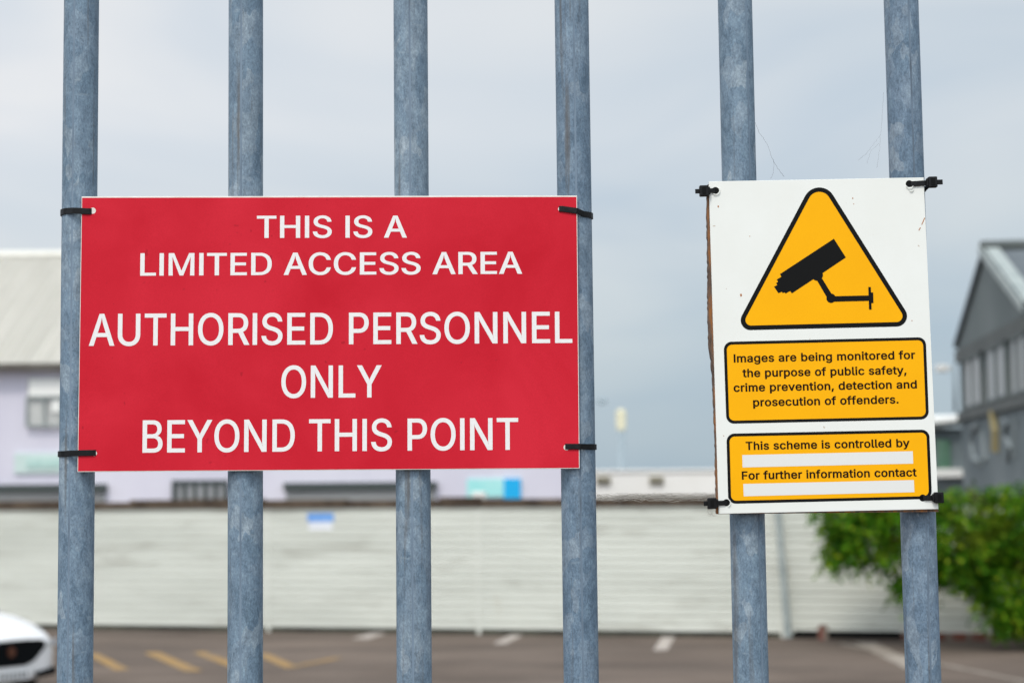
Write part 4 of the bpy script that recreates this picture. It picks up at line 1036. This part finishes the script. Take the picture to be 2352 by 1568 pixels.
for (x, y, a0, a1, r0) in ((2864, 764, -2.3, .9, 15), (3639, 740, -2.9, -.3, 14), (3645, 757, -2.4, .2, 8), (2907, 2010, -1.2, .9, 15)):
    bm = bmesh.new()
    tube(bm, [fpt(x + r0 * math.cos(a0 + (a1 - a0) * k / 10) , y - r0 * math.sin(a0 + (a1 - a0) * k / 10), YF + .0012) for k in range(11)], .0006, 6)
    finish('torn_washer', bm, M['sheet'], ysn)
M['rust'] = mat('rust_scratch', (0.42, 0.16, 0.05), 0.8)
for a, b in (((3699, 871), (3687, 899)), ((3682, 910), (3675, 922))):
    bm = bmesh.new()
    p0, p1 = fpt(*a, E2), fpt(*b, E2); n_ = (p1 - p0).normalized().cross(FN) * .0005
    sheet(bm, [p0 - n_, p1 - n_, p1 + n_, p0 + n_]); finish('rust_scratch', bm, M['rust'], ysn)
for x, y, r_ in ((3411, 793, 2.2), (3415, 816, 1.6), (2999, 945, 1.5), (3648, 1282, 1.8), (2964, 1180, 4), (2873, 826, 3), (2895, 1742, 1.6)):
    bm = bmesh.new(); sheet(bm, [fpt(x + r_ * math.cos(k * math.pi / 4), y + r_ * 1.5 * math.sin(k * math.pi / 4), E2) for k in range(8)])
    finish('rust_spot', bm, M['rust'], ysn)

# ------------------------------------------------------------------ black cable ties
def sd(px, py, d=0.0):
    p = fpt(px, py, d); return (p - FP).dot(FX), p.z
def post_s(i, z):
    A_, B_, _ = ends[i]; t = (z - B_.z) / (A_.z - B_.z)
    p = B_.lerp(A_, t); return (p - FP).dot(FX)
def ribbon(bm, path, wd, th):
    """strap swept along (s, d, z) points; its width stands upright"""
    P = [FP + FX * s + FN * d + UZ * (z - FP.z) for s, d, z in path]
    rings = []
    for i, p in enumerate(P):
        t = (P[min(i + 1, len(P) - 1)] - P[max(i - 1, 0)]).normalized()
        o = t.cross(UZ).normalized()
        u = o.cross(t).normalized()
        rings.append([bm.verts.new(p + u * a + o * b) for a, b in ((-wd / 2, -th / 2), (wd / 2, -th / 2), (wd / 2, th / 2), (-wd / 2, th / 2))])
    for i in range(len(rings) - 1):
        for k in range(4): bm.faces.new((rings[i][k], rings[i][(k + 1) % 4], rings[i + 1][(k + 1) % 4], rings[i + 1][k]))
    bm.faces.new(rings[0][::-1]); bm.faces.new(rings[-1])
    bmesh.ops.recalc_face_normals(bm, faces=bm.faces)
def tie(label, i, hole, outer, front, wd, group, head=None, tail=None):
    sh, zh = sd(*hole, front); so, zo = sd(*outer, front)
    side = 1 if so > sh else -1
    c_ = post_s(i, zh); rr = PR + .0011
    path = [(sh - side * .0, front - .004, zh), (sh + side * .0012, front + .0006, zh), (sh + side * .004, front + .0012, zh)]
    if head is None:
        se = c_ + side * .001
        path += [(se, front + .0012, zh + (zo - zh) * .5)]
        for k in range(17):
            ph = R(62) - k * R(242) / 16
            path.append((c_ + side * rr * math.cos(ph), PD + rr * math.sin(ph), zo + (zh - zo) * max(0, (k - 4) / 12)))
        path.append((sh, -.0015, zh))
    else:
        hx, hz = sd(*head, front)
        path += [(hx, front + .0012, hz), (hx + side * .0022, front - .004, hz), (hx + side * .001, -.004, hz)]
        for k in range(15):
            ph = R(20) - k * R(200) / 14
            path.append((c_ + side * rr * math.cos(ph), PD + rr * math.sin(ph), zh))
        path.append((sh, -.0015, zh))
    p = FP + FX * sh + FN * front + UZ * (zh - FP.z)
    t_ = empty('cable_tie', p, label, 'cable tie', group)
    bm = bmesh.new(); ribbon(bm, path, wd, .0013)
    finish('strap', bm, M['tie'], t_, bevel=.0003)
    if head is not None:
        h0 = FP + FX * hx + FN * (front + .003) + UZ * (hz - FP.z)
        roll = R(-1.5)
        ax = (FX * math.cos(roll) - UZ * math.sin(roll), FN, UZ * math.cos(roll) + FX * math.sin(roll))
        bm = bmesh.new()
        box(bm, h0, (.0108, .0085, .0132), ax)
        box(bm, h0 - ax[0] * side * .0062, (.0032, .0050, .0098), ax)
        finish('ratchet_head', bm, M['tie'], t_, bevel=.0012, seg=3)
        bm = bmesh.new(); box(bm, h0 + FN * .0047, (.0044, .0004, .0080), ax); finish('ratchet_slot', bm, M['ink'], t_)
        if tail is not None:
            tx, tz = sd(*tail, front)
            L_ = abs(tx - hx)
            bm = bmesh.new(); box(bm, h0 + ax[0] * side * (L_ / 2 + .001) - FN * .0005, (L_, .0016, wd * .95), ax); finish('tail', bm, M['tie'], t_, bevel=.0003)
g1, g2 = 'black cable ties holding the red sign', 'black cable ties holding the camera sign'
tie('black cable tie at the upper left corner of the red sign', 0, (369, 846), (246, 840), RF, .0074, g1)
tie('black cable tie at the upper right corner of the red sign, sloping', 3, (2234, 836), (2372, 852), RF, .0072, g1)
tie('black cable tie at the lower left corner of the red sign', 0, (386, 1810), (236, 1814), RF, .0070, g1)
tie('black cable tie at the lower right corner of the red sign', 3, (2259, 1785), (2388, 1785), RF, .0068, g1)
tie('black cable tie with a stubby head at the upper left of the camera sign', 4, (2862, 763), (2812, 765), YF, .0058, g2, (2814, 766), (2783, 763))
tie('black cable tie with a long tail at the upper right of the camera sign', 5, (3640, 736), (3730, 730), YF, .0064, g2, (3727, 731), (3765, 727))
tie('black cable tie caught in cobweb at the lower left of the camera sign', 4, (2908, 2010), (2845, 2013), YF, .0058, g2, (2846, 2012), (2817, 2013))
tie('black cable tie without a tail at the lower right of the camera sign', 5, (3690, 1991), (3752, 1989), YF, .0060, g2, (3752, 1989))

# ------------------------------------------------------------------ cobwebs
rnd = random.Random(9)
def strand(bm, pts, r_=.00013, d=-.012, jit=2.0, sub=5):
    res = []
    for (a, b) in zip(pts[:-1], pts[1:]):
        for k in range(sub):
            t = k / sub
            res.append(fpt(a[0] + (b[0] - a[0]) * t + rnd.uniform(-jit, jit), a[1] + (b[1] - a[1]) * t + rnd.uniform(-jit, jit), d + rnd.uniform(-.002, .002)))
    res.append(fpt(*pts[-1], d))
    tube(bm, res, r_, 4)
bm = bmesh.new()
xa, xb = 2388, 2860
for k in range(34):
    y0 = rnd.uniform(1978, 2006); n = rnd.randint(5, 9)
    s0 = xa if k % 3 else rnd.uniform(xa, 2600); s1 = xb if (k + 1) % 3 else rnd.uniform(2600, xb)
    strand(bm, [(s0 + (s1 - s0) * j / n, 1984 + (rnd.uniform(-9, 15) if 0 < j < n else rnd.uniform(-4, 10)) + 8 * math.sin(j * 1.1 + k * .2)) for j in range(n + 1)], rnd.uniform(.0001, .0002), jit=2.5)
for k in range(60):
    x = rnd.uniform(xa + 10, xb - 10); y = rnd.uniform(1976, 2004)
    strand(bm, [(x, y), (x + rnd.uniform(-40, 40), y + rnd.uniform(-14, 14))], .0001, jit=1.5, sub=3)
for k in range(8):
    strand(bm, [(2835 + rnd.uniform(-10, 22), 2030), (2840 + rnd.uniform(-14, 24), 2046 + rnd.uniform(-4, 8)), (2846 + rnd.uniform(-10, 20), 2064)], .00014, jit=3, sub=3)
top('cobweb', bm, M['web'], 'dusty cobweb slung from the red sign\'s tube to the lower left of the camera sign', 'cobweb', origin=fpt(2400, 1990, -.012))
bm = bmesh.new()
M['hair'] = mat('dark_silk', (0.10, 0.095, 0.09), 0.8)
strand(bm, [(3020, 492), (3043, 540), (3064, 568), (3084, 620), (3094, 645), (3115, 680), (3137, 707)], .00017)
strand(bm, [(3094, 645), (3095, 690), (3082, 715)], .00012)
top('cobweb_strand', bm, M['hair'], 'loose dark web strand trailing from the tube above the camera sign\'s left half', 'cobweb', origin=fpt(3137, 707, -.012))
bm = bmesh.new()
strand(bm, [(3535, 370), (3530, 460), (3521, 540), (3500, 570), (3460, 620), (3432, 643)], .00010)
strand(bm, [(3521, 540), (3520, 590), (3511, 640), (3507, 672)], .00010)
strand(bm, [(3519, 570), (3480, 610), (3468, 655)], .00008)
top('cobweb_strand', bm, M['hair'], 'forked web strand hanging beside the rightmost tube above the camera sign', 'cobweb', origin=fpt(3507, 672, -.012))
